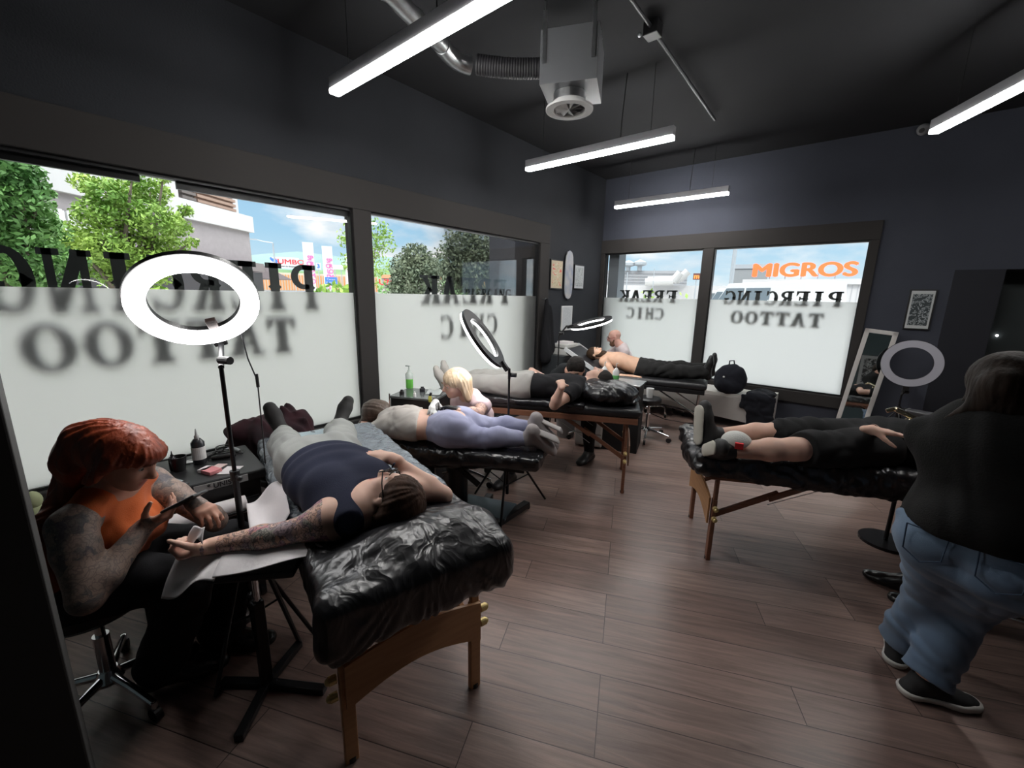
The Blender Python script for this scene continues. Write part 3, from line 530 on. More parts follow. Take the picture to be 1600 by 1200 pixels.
van(1195, 19, 'white van parked just left of the supermarket hall', 2.6); van(1160, 28, 'white van partly behind the grey mast', 2.6); van(1128, 36, 'white van farthest left, next to the window post', 2.6)
# ================================================================ BODIES: smooth-blended volumes turned into one continuous surface
import openvdb as vdb
def nrm(v): v = np.asarray(v, float); return v/max(1e-9, np.linalg.norm(v))
A = lambda *p: np.array(p, float)
class Cone:                                         # tapered round limb; optionally flattened along an axis
    def __init__(s, a, b, ra, rb, k=.012, flat=None, fr=1., cap=0): s.cap = cap; s.a, s.b, s.ra, s.rb, s.k = np.asarray(a, float), np.asarray(b, float), ra, rb, k; s.n = None if flat is None else nrm(flat); s.fr = fr
    def box(s, m): r = max(s.ra, s.rb)+m; return np.minimum(s.a, s.b)-r, np.maximum(s.a, s.b)+r
    def d(s, P):
        ab = s.b-s.a; l2 = max(1e-9, ab@ab); v = P-s.a; t = np.clip(v@ab/l2, 0, 1); q = v-t[..., None]*ab; r = s.ra+(s.rb-s.ra)*t
        ln = np.sqrt((q*q).sum(-1))+1e-9
        def C(d):
            if s.cap:
                u = v@(ab/math.sqrt(l2))
                if s.cap & 1: d = np.maximum(d, -u)
                if s.cap & 2: d = np.maximum(d, u-math.sqrt(l2))
            return d
        if s.n is None: return C(ln-r)
        w = q+s.n*((q@s.n)*(1/s.fr-1))[..., None]; lw = np.sqrt((w*w).sum(-1))+1e-9
        return C((lw-r)*np.minimum(1, ln/lw))
    def grow(s, o): return Cone(s.a, s.b, s.ra+o, s.rb+o, s.k, s.n, s.fr+(1-s.fr)*min(1, o/max(s.ra, .02)), s.cap)
class Ell:
    def __init__(s, c, r, R=None, k=.012): s.c, s.r, s.k = np.asarray(c, float), np.asarray(r, float), k; s.R = np.eye(3) if R is None else R
    def box(s, m): e = max(s.r)+m; return s.c-e, s.c+e
    def d(s, P):
        q = (P-s.c)@s.R; k0 = np.sqrt(((q/s.r)**2).sum(-1))+1e-9; k1 = np.sqrt(((q/s.r**2)**2).sum(-1))+1e-9; return k0*(k0-1)/k1
    def grow(s, o): return Ell(s.c, s.r+o, s.R, s.k)
class Box:
    def __init__(s, c, h, R=None, r=.01, k=.01): s.c, s.h, s.rr, s.k = np.asarray(c, float), np.asarray(h, float), r, k; s.R = np.eye(3) if R is None else R
    def box(s, m): e = np.linalg.norm(s.h)+m; return s.c-e, s.c+e
    def d(s, P):
        q = np.abs((P-s.c)@s.R)-(s.h-s.rr); return np.sqrt((np.maximum(q, 0)**2).sum(-1))+np.minimum(q.max(-1), 0)-s.rr
    def grow(s, o): return Box(s.c, s.h+o, s.R, s.rr+o, s.k)
def wrinkle(P, amp, fr, seed=0, st=(1, 1, 1)):
    rg = np.random.default_rng(seed); o = 0; Q = P*np.array(st)
    for i in range(4):
        a = nrm(rg.normal(size=3)); b = nrm(rg.normal(size=3)); f = fr*(1+.6*i)
        o = o+np.sin(Q@a*f+1.7*np.sin(Q@b*f*.6+i)+i*2.1)/(1+.5*i)
    return amp*(np.abs(o)*-1+.8)
def mesh_sdf(name, prims, h, mats, parent=None, cut=(), disp=None, sub=(), colour=None, smooth=2, **tg):
    """union of prims; cut = [(point, normal)] keeps the side the normal points to; sub = prims carved away; colour(P, N) -> material index"""
    m = .03; bs = [p.box(m+(.02 if disp else 0)) for p in prims]; lo = np.min([b[0] for b in bs], 0); hi = np.max([b[1] for b in bs], 0)
    n = np.ceil((hi-lo)/h).astype(int)+1; D = np.full(n, .05, np.float32)
    ax = [lo[i]+h*np.arange(n[i]) for i in range(3)]
    def win(b):
        i0 = np.maximum(0, np.floor((b[0]-lo)/h).astype(int)); i1 = np.minimum(n, np.ceil((b[1]-lo)/h).astype(int)+1); return i0, i1
    def pts(i0, i1):
        g = np.meshgrid(*[ax[i][i0[i]:i1[i]] for i in range(3)], indexing='ij'); return np.stack(g, -1)
    for p, b in zip(prims, bs):
        i0, i1 = win(b); P = pts(i0, i1); d = p.d(P); sl = tuple(slice(i0[i], i1[i]) for i in range(3)); e = D[sl]; k = p.k
        hh = np.maximum(k-np.abs(d-e), 0)/k; D[sl] = np.minimum(d, e)-hh*hh*k*.25
    for p in sub:
        i0, i1 = win(p.box(m))
        if (i1 <= i0).any(): continue
        P = pts(i0, i1); d = -p.d(P); sl = tuple(slice(i0[i], i1[i]) for i in range(3)); e = D[sl]; k = p.k
        hh = np.maximum(k-np.abs(d-e), 0)/k; D[sl] = np.maximum(d, e)+hh*hh*k*.25
    if disp or cut:
        msk = np.abs(D) < .045 if not cut else D < .045
        I = np.argwhere(msk); P = lo+I*h; dv = D[msk]
        if disp: dv = dv+disp(P)
        for c in cut:
            dv = np.maximum(dv, -((P-np.asarray(c[0], float))@nrm(c[1])))
        D[msk] = dv
    g = vdb.FloatGrid(background=.05); g.copyFromArray(np.clip(D, -.05, .05).astype(np.float32))
    v, q = g.convertToQuads(isovalue=0.0); v = lo+v*h
    me = bpy.data.meshes.new(name); me.from_pydata(v.tolist(), [], q[:, ::1].tolist())
    if smooth:
        bm = bmesh.new(); bm.from_mesh(me)
        for _ in range(smooth): bmesh.ops.smooth_vert(bm, verts=bm.verts, factor=.5, use_axis_x=True, use_axis_y=True, use_axis_z=True)
        bm.to_mesh(me); bm.free()
    for q_ in (mats if isinstance(mats, (list, tuple)) else [mats]): me.materials.append(q_)
    me.polygons.foreach_set('use_smooth', [True]*len(me.polygons))
    if colour is not None:
        c = np.zeros(len(me.polygons)*3, np.float32); me.polygons.foreach_get('center', c); me.polygons.foreach_set('material_index', colour(c.reshape(-1, 3).astype(float)).astype(np.int32))
    o = bpy.data.objects.new(name, me); COL.objects.link(o)
    if parent: o.parent = parent; o.matrix_parent_inverse = Matrix.Identity(4)
    tag(o, **tg); return o
def basis(z, x):                                    # columns: x (made square to z), y, z
    z = nrm(z); x = np.asarray(x, float); x = nrm(x-z*(x@z)); y = np.cross(z, x); return np.stack([x, y, z], 1)
def head_prims(c, up, fwd, s=1., beard=False):
    """skull centre c, up = to the crown, fwd = where the face looks. local axes: x right of the face, y forward, z up"""
    z = nrm(up); y = np.asarray(fwd, float); y = nrm(y-z*(y@z)); x = np.cross(y, z); R = np.stack([x, y, z], 1); c = np.asarray(c, float)
    L_ = lambda a, b, d: c+R@(np.array([a, b, d])*s)
    E = lambda p, r, k=.012: Ell(L_(*p), np.array(r)*s, R, k)
    pr = [E((0, -.012, .028), (.074, .092, .082)), E((0, .020, -.018), (.062, .068, .075), .03), E((0, .040, -.068), (.040, .040, .040), .03), E((0, .062, -.086), (.020, .018, .016), .015),
          Cone(L_(0, .078, .018), L_(0, .104, -.020), .010*s, .013*s, .012), E((0, .094, -.026), (.017, .011, .009), .006), E((0, .072, .030), (.050, .016, .012), .015),
          E((.038, .055, -.022), (.020, .022, .020), .02), E((-.038, .055, -.022), (.020, .022, .020), .02),
          E((0, .083, -.050), (.021, .009, .0055), .004), E((0, .080, -.060), (.018, .009, .006), .004)]
    for q in (-1, 1):
        pr.append(E((q*.076, -.006, -.002), (.006, .017, .028), .005)); pr.append(E((q*.076, -.004, -.024), (.005, .009, .011), .004))
    sub = [E((q*.030, .090, .012), (.017, .017, .011), .012) for q in (-1, 1)]+[E((0, .096, -.0550), (.024, .012, .0012), .003)]
    eyes = [(L_(q*.030, .066, .010), .0125*s) for q in (-1, 1)]
    return pr, sub, eyes, L_, R
def eyes_obj(eyes, fwd, parent, closed=False):
    for c, r in eyes:
        mb = MB()
        if closed: mb.sphere(tuple(c), r*1.08, 14, 10); mb.build('eyelid', MATS['skin'], parent, smooth=True)
        else:
            mb.sphere(tuple(c), r, 14, 10); e = mb.build('eye', mat('eye_white', (.7, .68, .65), .2), parent, smooth=True)
            p = np.asarray(c)+nrm(fwd)*r*.72; MB().sphere(tuple(p), r*.48, 10, 8).build('iris', mat('iris_dark', (.04, .03, .02), .15), e, smooth=True)
def hand_prims(w, d, n, side=1, curl=(.5, .5, .5, .5), thumb=.5, spread=.06, s=1., k=.004, tcurl=.4):
    """w wrist, d direction of the fingers, n = normal of the palm side, side +1 puts the thumb at n x d"""
    d = nrm(d); n = np.asarray(n, float); n = nrm(n-d*(n@d)); x = np.cross(n, d)*side; w = np.asarray(w, float)
    pr = [Cone(w-d*.03*s, w+d*.02*s, .026*s, .026*s, .015, n, .75)]; kn = []
    for i, (o, l) in enumerate(zip((.028, .010, -.010, -.028), (.088, .092, .088, .080))):
        kp = w+d*l*s+x*o*s-n*.002; kn.append(kp); pr.append(Cone(w+d*.015*s+x*o*.55*s, kp, .0155*s, .0115*s, .014))
    for i, (kp, L3, r) in enumerate(zip(kn, ((.040, .025, .020), (.044, .029, .021), (.041, .027, .021), (.033, .020, .018)), (.0092, .0095, .009, .008))):
        dd = nrm(d+x*spread*(1.5-i)); nn = nrm(n-dd*(n@dd)); p = kp; c = curl[i]
        for j, l in enumerate(L3):
            a = c*(.75, .9, .6)[j]; dd, nn = dd*math.cos(a)+nn*math.sin(a), nn*math.cos(a)-dd*math.sin(a)
            q = p+dd*l*s; pr.append(Cone(p, q, r*s*(1-.06*j), r*s*(.94-.06*j), k if j else .008)); p = q
    tb = w+d*.022*s+x*.022*s+n*.008*s; td = nrm(d*.62+x*(.85-.45*thumb)+n*(.15+.6*thumb)); t1 = tb+td*.042*s; td2 = nrm(td+d*.35*tcurl-x*.5*tcurl); t2 = t1+td2*.034*s; td3 = nrm(td2-x*.4*tcurl+d*.1); t3 = t2+td3*.026*s
    pr += [Cone(tb, t1, .0165*s, .0125*s, .014), Cone(t1, t2, .0115*s, .0105*s, .006), Cone(t2, t3, .0102*s, .0085*s, .004)]
    return pr
def foot_prims(ank, toe, sole_n, s=1., shoe=0.):
    """ank ankle, toe tip of the foot, sole_n points out of the sole"""
    ank, toe = np.asarray(ank, float), np.asarray(toe, float); n = nrm(sole_n); d = toe-ank; d = nrm(d-n*(d@n)); ln = .19*s+shoe; hl = ank+n*.062*s-d*.045*s
    ball = ank+n*.068*s+d*.125*s; tp = ank+n*.070*s+d*(.175*s+shoe*.5); g = shoe*.5
    return [Cone(ank, hl, .038*s+g, .034*s+g, .02), Cone(ank+n*.01, ball, .038*s+g, .034*s+g, .03, n, .8), Cone(ball, tp, .042*s+g, .034*s+g, .02, n, .62), Cone(hl, ball, .032*s+g, .036*s+g, .02, n, .7)]
def seg(P, a, b):                                   # distance of points to a segment
    a, b = np.asarray(a, float), np.asarray(b, float); v = P-a; ab = b-a; t = np.clip(v@ab/(ab@ab), 0, 1); return np.linalg.norm(v-t[:, None]*ab, axis=1)
def skin(name, col, **k):
    m = mat(name, col, .55, var=.07, vscale=14, spec=.35, **k); b = m.node_tree.nodes['Principled BSDF']; b.inputs['Subsurface Weight'].default_value = .12; b.inputs['Subsurface Radius'].default_value = (.8, .3, .15); b.inputs['Subsurface Scale'].default_value = .012; return m
M_SKIN = skin('skin', (.60, .36, .27)); M_SKIN2 = skin('skin_light', (.66, .42, .33)); M_LIP = skin('lip_skin', (.50, .20, .17))
def tattoo(name, base, inks, scale, cover):
    m = bpy.data.materials.new(name); m.use_nodes = True; t = m.node_tree; b = t.nodes['Principled BSDF']; b.inputs['Roughness'].default_value = .5; b.inputs['Specular IOR Level'].default_value = .35
    tc = N(t, 'ShaderNodeTexCoord'); v1 = N(t, 'ShaderNodeTexVoronoi', i_Scale=scale); nz = N(t, 'ShaderNodeTexNoise', i_Scale=scale*.9, i_Detail=2.0)
    ad = N(t, 'ShaderNodeMix', data_type='RGBA', blend_type='LINEAR_LIGHT'); ad.inputs[0].default_value = .06; t.links.new(tc.outputs['Object'], ad.inputs[6]); t.links.new(nz.outputs['Color'], ad.inputs[7]); t.links.new(tc.outputs['Object'], nz.inputs['Vector'])
    t.links.new(ad.outputs[2], v1.inputs['Vector'])
    cr_ = ramp(t, [(i/len(inks), c) for i, c in enumerate(inks)], v1.outputs['Color'], 'CONSTANT')
    wv = N(t, 'ShaderNodeTexVoronoi', i_Scale=scale*1.6, feature='DISTANCE_TO_EDGE'); t.links.new(ad.outputs[2], wv.inputs['Vector'])
    ln = ramp(t, [(.0, (1, 1, 1)), (.05, (1, 1, 1)), (.09, (0, 0, 0))], wv.outputs['Distance'])
    rg = N(t, 'ShaderNodeMath', operation='PINGPONG'); rg.inputs[1].default_value = .07; t.links.new(v1.outputs['Distance'], rg.inputs[0]); r2 = ramp(t, [(.0, (1, 1, 1)), (.012, (0, 0, 0))], rg.outputs[0])
    n2 = N(t, 'ShaderNodeTexNoise', i_Scale=scale*.55, i_Detail=3.0); t.links.new(tc.outputs['Object'], n2.inputs['Vector']); mk = ramp(t, [(cover, (0, 0, 0)), (cover+.1, (1, 1, 1))], n2.outputs['Fac'])
    m1 = N(t, 'ShaderNodeMix', data_type='RGBA'); m1.inputs[6].default_value = (*base, 1); t.links.new(mk.outputs[0], m1.inputs[0]); t.links.new(cr_.outputs[0], m1.inputs[7])
    m2 = N(t, 'ShaderNodeMix', data_type='RGBA'); m2.inputs[7].default_value = (.05, .04, .05, 1); mm = N(t, 'ShaderNodeMath', operation='MAXIMUM'); t.links.new(ln.outputs[0], mm.inputs[0]); t.links.new(r2.outputs[0], mm.inputs[1]); m3 = N(t, 'ShaderNodeMath', operation='MULTIPLY'); m3.inputs[1].default_value = .75 if 'colour' in name else .4; t.links.new(mm.outputs[0], m3.inputs[0])
    t.links.new(m3.outputs[0], m2.inputs[0]); t.links.new(m1.outputs[2], m2.inputs[6]); t.links.new(m2.outputs[2], b.inputs['Base Color']); return m
def cloth(name, col, bump=.0008, bs=260, rough=.85, col2=None, vs=6): return mat(name, col, rough, col2=col2, vscale=vs, bump=bump, bscale=bs, sheen=.15*min(1, max(col)*4), spec=.15)
def hair_mat(name, c1, c2, st=(14, 14, 90)):
    return mat(name, c1, .42 if max(c1) > .05 else .65, col2=c2, vscale=1.2, stretch=st, bump=.004, bscale=1.6, spec=.4 if max(c1) > .05 else .15)
# ================================================================ FURNITURE
def fr_axis(o, a, z=0):                             # empty whose local x runs along a
    return Vector((o[0], o[1], z)), math.atan2(a[1], a[0])
def massage_table(name, label, o, a, L_, w, z, wood, apron=True, metal=False, cushion=M_LEATHER, arch=.0, plate=None, group=None):
    loc, rz = fr_axis(o, a); t = empty(name, loc, rz, label, 'table', group); h = w/2
    mesh_sdf('cushion', [Box((L_/2, 0, z-.035), (L_/2, h, .038), r=.03)], .012, cushion, t)
    MB().box(.02, L_-.02, -h+.01, h-.01, z-.125, z-.073).build('under_frame', wood, t, bevel=.004)
    ix, iy = .10, h-.055
    for x, sx in ((ix, 1), (L_-ix, -1)):
        for y in (-iy, iy):
            if metal: MB().cyl((x, y, 0), (x-sx*.02, y, z-.12), .014, 12).build('leg', M_CHROME, t, smooth=True)
            else:
                lg = MB().bar((x, y, .0), (x, y, .42), .048, .026).bar((x+sx*.002, y, .25), (x+sx*.002, y, z-.12), .036, .022).build('leg', wood, t, bevel=.004)
                MB().cyl((x, y, 0), (x, y, .02), .018, 12).build('foot_cap', M_BLACK, lg)
                for zz in (.30, .37): MB().cyl((x, y+.03*np.sign(y), zz), (x, y+.055*np.sign(y), zz), .016, 14).sphere((x, y+.055*np.sign(y), zz), .013).build('knob', mat('brass_knob', (.70, .55, .25), .35, metal=.6), lg)
        if apron:
            n = 16; top = [(-iy-.01+(2*iy+.02)*i/n, .43+.04*math.sin(PI*i/n)) for i in range(n+1)]; bot = [(-iy-.01+(2*iy+.02)*i/n, .255+.065*math.sin(PI*i/n)) for i in range(n, -1, -1)]
            P_ = top+bot; m_ = len(P_); xx = x-sx*.03
            V = [(xx-.006, y, zz) for y, zz in P_]+[(xx+.006, y, zz) for y, zz in P_]; mb = MB()
            for i in range(n): mb.add([V[i], V[i+1], V[m_-2-i], V[m_-1-i], V[m_+i], V[m_+i+1], V[2*m_-2-i], V[2*m_-1-i]], [(0, 1, 2, 3), (7, 6, 5, 4), (0, 4, 5, 1), (3, 2, 6, 7), (0, 3, 7, 4), (1, 5, 6, 2)])
            mb.build('end_panel', plate or wood, t)
        if metal: MB().cyl((x, -iy, .22), (x, iy, .22), .010, 10).build('cross_rail', M_CHROME, t)
        for y in (-iy+.02, iy-.02):
            (MB().cyl((x, y, .30), (x+sx*.46, y, z-.11), .010, 10) if metal else MB().bar((x, y, .30), (x+sx*.36, y, .30+(z-.42)*.72), .022, .034).bar((x+sx*.30, y+.02*np.sign(y), .30+(z-.42)*.58), (x+sx*.54, y+.02*np.sign(y), z-.11), .020, .032)).build('diagonal_brace', M_CHROME if metal else wood, t, bevel=0 if metal else .003)
        if not metal: MB().cyl((x+sx*.30, -iy, .42), (x+sx*.62, -iy, z-.12), .002, 6).cyl((x+sx*.3, iy, .42), (x+sx*.62, iy, z-.12), .002, 6).build('steel_wire', M_STEEL, t)
    return t
T1o, T1a = (-1.02, .78), (-.968, .25); T1l = (.25, .968)
def P1t(u, v, z): return A(T1o[0]+T1a[0]*u+T1l[0]*v, T1o[1]+T1a[1]*u+T1l[1]*v, z)
massage_table('massage_table', 'front folding massage table with light beech legs and an arched end board', T1o, T1a, 1.64, .62, .73, M_WOOD)
R1 = np.array([[T1a[0], -T1l[0], 0], [T1a[1], -T1l[1], 0], [0, 0, 1.]])   # columns: along, across, up
def foldsA(P):
    u = (P[:, 0]-T1o[0])*T1a[0]+(P[:, 1]-T1o[1])*T1a[1]; v = (P[:, 0]-T1o[0])*T1l[0]+(P[:, 1]-T1o[1])*T1l[1]; z = P[:, 2]
    an = np.arctan2(v+.02, .88-z); m = np.clip((.80-z)/.2, 0, 1); r = .0055*np.sin(an*34+3*np.sin(an*9))*m
    return r+wrinkle(P, .0022, 26, 3)
mesh_sdf('film_cover', [Box(P1t(.20, -.01, .70), (.30, .325, .085), R1, .035, .03), Ell(P1t(.10, .04, .765), (.13, .28, .088), R1, .10), Box(P1t(-.03, -.03, .69), (.035, .315, .10), R1, .03, .05), Ell(P1t(-.02, -.29, .645), (.06, .06, .10), R1, .04), Ell(P1t(-.02, .27, .645), (.06, .05, .08), R1, .04)],
    .007, M_WRAP, disp=foldsA, label='shiny black plastic film wrapped over the raised head end of the front table', cat='cover')
M_CLEAR = wrap_mat('clear_grey_film', (.20, .23, .26), 11., dist=.02, rough=.16)
mesh_sdf('clear_film', [Box(P1t(1.06, -.01, .725), (.60, .345, .052), R1, .03)], .009, M_CLEAR, disp=lambda P: wrinkle(P, .005, 30, 9), label='crinkled translucent film over the window end of the front table', cat='cover')
MB().box(1.22, 1.60, -.10, .22, .7801, .783).build('paper_towel', mat('pale_blue_pad', (.42, .52, .56), .8)); _o = bpy.data.objects['paper_towel']; _o.location, _o.rotation_euler = Vector((*T1o, 0)), (0, 0, math.atan2(T1a[1], T1a[0])); _o.name = 'disposable_pad'; tag(_o, 'pale blue disposable pad between the feet of the person in the navy top', 'pad')
# paper under the arm: draped sheets
def sheet(name, quad, label, m=M_PAPER, cat='paper', n=18, amp=.006, th=.0012, group=None):
    mb = MB(); q = [np.array(p, float) for p in quad]; G = []
    for j in range(n+1):
        for i in range(n+1):
            s, t_ = i/n, j/n; p = q[0]*(1-s)*(1-t_)+q[1]*s*(1-t_)+q[2]*s*t_+q[3]*(1-s)*t_; p = p+np.array([0, 0, amp*math.sin(s*7+t_*3)*(.3+t_)]); G.append(p)
    F1 = [(j*(n+1)+i, j*(n+1)+i+1, (j+1)*(n+1)+i+1, (j+1)*(n+1)+i) for j in range(n) for i in range(n)]
    mb.add(G, F1); o = mb.build(name, m, smooth=True, label=label, cat=cat, group=group); s_ = o.modifiers.new('thick', 'SOLIDIFY'); s_.thickness = th; return o
zA = .745
sheet('paper_sheet', [at(275, 872, 2, .755), at(356, 860, 2, .765), at(334, 905, 2, .735), at(252, 936, 2, .66)], 'white paper sheet hanging off the armrest below the resting hand', amp=.012)
sheet('paper_sheet', [at(350, 862, 2, zA+.028), at(485, 845, 2, zA+.04), at(520, 862, 2, zA+.035), at(331, 903, 2, zA-.005)], 'long white paper sheet under the tattooed forearm on the armrest', amp=.004)
sheet('paper_sheet', [P1t(.40, -.47, .70), P1t(.52, -.33, .80), P1t(.88, -.31, .80), P1t(.92, -.46, .70)], 'white paper sheet tucked under the hip of the person in the navy top', amp=.012)
# armrest stand
st = empty('armrest_stand', (*at(418, 1072, 2, 0)[:2], 0), 0, 'black adjustable armrest stand with a flat cross base on the floor', 'stand'); b0 = st.location.copy()
lp = lambda p: Vector(p)-b0
f = [lp(at(*q, 2, .015)) for q in ((347, 1066), (508, 1078), (372, 1155), (468, 1005))]
for q in f: MB().bar((0, 0, .016), q, .035, .03).build('base_arm', M_BLKMET, st, bevel=.004)
topc = at(404, 888, 2, .69)-b0; topc = Vector((0.0, 0.0, .70))
MB().bar((0, 0, .03), (0, 0, .42), .042, .042, (1, 0, 0)).build('outer_post', M_BLKMET, st, bevel=.004); MB().cyl((0, 0, .42), (0, 0, .70), .014, 14).build('inner_post', M_CHROME, st, smooth=True)
MB().cyl((-.05, 0, .41), (.02, 0, .41), .008, 8).sphere((-.06, 0, .41), .018).build('clamp_knob', M_BLACK, st); MB().cyl(f[3]+Vector((0, 0, .01)), (0.01, .01, .69), .010, 8).build('support_strut', M_BLKMET, st)
pe = lp(at(338, 882, 2, .73)); pw = lp(at(470, 868, 2, .74)); pe.z = pw.z = .72
MB().bar(pe, pw, .16, .025).build('arm_pad', M_LEATHER, st, bevel=.008); MB().sphere((0, 0, .70), (.03, .03, .02)).build('tilt_joint', M_BLACK, st)
# ---- hydraulic bed
T3o, T3a = (-1.60, 2.30), (-.902, -.432)
def P3t(u, v, z): return A(T3o[0]+T3a[0]*u-T3a[1]*v, T3o[1]+T3a[1]*u+T3a[0]*v, z)     # v>0 : towards the camera
loc, rz = fr_axis(T3o, T3a); t3 = empty('hydraulic_bed', loc, rz, 'black hydraulic tattoo bed carrying the person in lilac jeans', 'bed')
mesh_sdf('mattress', [Box((.45, 0, .565), (.44, .29, .045), r=.03), Box((1.20, 0, .575), (.32, .28, .045), r=.03)], .012, M_LEATHER, t3)
MB().box(.1, 1.45, -.2, .2, .47, .515).build('bed_frame', M_BLKMET, t3, bevel=.005)
def l3(p, o=loc, r=rz): p = Vector(p)-Vector((o.x, o.y, 0)); return Matrix.Rotation(-r, 3, 'Z') @ p
c1 = l3((-1.81, 2.0, .035)); c2 = l3((-1.83, 2.42, .035)); cc_ = (c1+c2)/2; col = l3((-2.24, 2.06, 0))
MB().bar(c1, c2, .06, .045).build('base_bar', M_BLKMET, t3, bevel=.006)
for c in (c1, c2): MB().cyl((c.x, c.y, 0), (c.x, c.y, .03), .025, 12).build('base_foot', M_BLACK, t3)
dirv = (cc_-col); dirv.z = 0; MB().bar((col.x, col.y, .05), (cc_.x, cc_.y, .05), .26, .02).build('base_plate', mat('blue_grey_steel', (.12, .16, .19), .3, metal=.6), t3, bevel=.006)
MB().bar((col.x-.2, col.y-.2, .03), (col.x-.2, col.y+.2, .03), .06, .045).build('rear_base_bar', M_BLKMET, t3, bevel=.006)
MB().cyl((col.x, col.y, .05), (col.x, col.y, .32), .075, 24).cyl((col.x, col.y, .32), (col.x, col.y, .36), .09, 24).build('pump_column', M_BLKMET, t3, smooth=True); MB().cyl((col.x, col.y, .36), (col.x, col.y, .49), .04, 20).build('piston', M_CHROME, t3, smooth=True)
MB().tube([(col.x-.1, col.y-.16, .30), (col.x-.18, col.y-.2, .38), (col.x-.1, col.y-.22, .45), (col.x+.0, col.y-.2, .40)], .012, 8).build('pedal_loop', M_CHROME, t3, smooth=True)
[MB().bar((col.x-.25, y_, .33), (col.x-.02, y_, .50), .02, .035).build('linkage', M_BLKMET, t3) for y_ in (-.17, .17)]; MB().bar((col.x-.42, -.16, .50), (col.x-.1, -.16, .30), .02, .03).build('lever', M_CHROME, t3, bevel=.003)
R3 = np.array([[T3a[0], -T3a[1], 0], [T3a[1], T3a[0], 0], [0, 0, 1.]]); R3[:, 1] *= 1
mesh_sdf('film_cover', [Box(P3t(.76, 0, .575), (.78, .305, .050), R3, .03), Ell(P3t(.78, .20, .535), (.50, .11, .085), R3, .06)], .009, M_WRAPX, disp=lambda P: wrinkle(P, .006, 22, 5), label='black plastic film sagging over the bed below the lilac jeans', cat='cover')
mesh_sdf('crumpled_film', [Ell(P3t(1.47, .33, .62), (.10, .07, .035), R3, .03), Ell(P3t(1.62, .30, .61), (.08, .07, .03), R3, .03), Ell(P3t(1.40, .38, .58), (.05, .04, .05), R3, .03)], .006, wrap_mat('milky_film', (.45, .46, .46), 30., dist=.02, rough=.25), disp=lambda P: wrinkle(P, .010, 70, 8), label='crumpled milky plastic film beside the elbow of the person in the grey crop top', cat='film')
# ---- middle massage table
T5o, T5a = (-1.40, 3.45), (-.90, -.44)
def P5t(u, v, z): return A(T5o[0]+T5a[0]*u-T5a[1]*v, T5o[1]+T5a[1]*u+T5a[0]*v, z)
massage_table('massage_table', 'middle folding massage table with reddish wooden legs and a bare glossy end', T5o, T5a, 1.88, .62, .75, M_DWOOD, plate=mat('brown_panel', (.33, .20, .14), .45))
R5 = np.array([[T5a[0], -T5a[1], 0], [T5a[1], T5a[0], 0], [0, 0, 1.]])
mesh_sdf('film_cover', [Box(P5t(1.15, 0, .742), (.70, .318, .032), R5, .02)], .010, M_WRAPX, disp=lambda P: wrinkle(P, .003, 24, 6), label='black film sheet spread under the person in grey trousers', cat='cover')
mesh_sdf('wrapped_pillow', [Ell(P5t(.29, .06, .845), (.27, .25, .10), R5), Ell(P5t(.42, -.02, .87), (.13, .16, .08), R5, .05), Ell(P5t(.12, .0, .785), (.12, .22, .03), R5, .04)], .008, M_WRAP, disp=lambda P: wrinkle(P, .007, 26, 7), label='large pillow wrapped in shiny black plastic on the middle table', cat='pillow')
# ---- right massage table
T9o, T9a = (-.76, 2.87), (.885, .465)
def P9t(u, v, z): return A(T9o[0]+T9a[0]*u+T9a[1]*v, T9o[1]+T9a[1]*u-T9a[0]*v, z)     # v>0 : towards the camera
massage_table('massage_table', 'right-hand folding massage table with orange-brown end board and reddish legs', T9o, T9a, 1.88, .64, .69, M_DWOOD, plate=M_WOOD)
R9 = np.array([[T9a[0], T9a[1], 0], [T9a[1], -T9a[0], 0], [0, 0, 1.]])
mesh_sdf('film_cover', [Box(P9t(.93, 0, .665), (.97, .335, .062), R9, .035), Ell(P9t(.9, .30, .625), (.9, .05, .075), R9, .05), Ell(P9t(-.03, .10, .65), (.05, .20, .07), R9, .05)], .008, M_WRAP, disp=lambda P: wrinkle(P, .007, 34, 11), label='wrinkled black film cover on the right-hand table', cat='cover')
# ---- far table with metal legs and raised backrest
T6o, T6a = (-1.33, 5.32), (-.97, -.24)
def P6t(u, v, z): return A(T6o[0]+T6a[0]*u-T6a[1]*v, T6o[1]+T6a[1]*u+T6a[0]*v, z)
t6 = massage_table('massage_table', 'farthest treatment table with thin chrome legs and a raised white-edged backrest', T6o, T6a, 1.25, .60, .68, M_BLKMET, apron=False, metal=True)
MB().bar((1.24, 0, .66), (1.72, 0, .95), .56, .07).build('backrest', M_LEATHER, t6, bevel=.02); [MB().bar((1.24, y_, .675), (1.74, y_, .98), .02, .05).build('backrest_edge', mat('pale_piping', (.45, .46, .47), .5), t6) for y_ in (-.29, .29)]
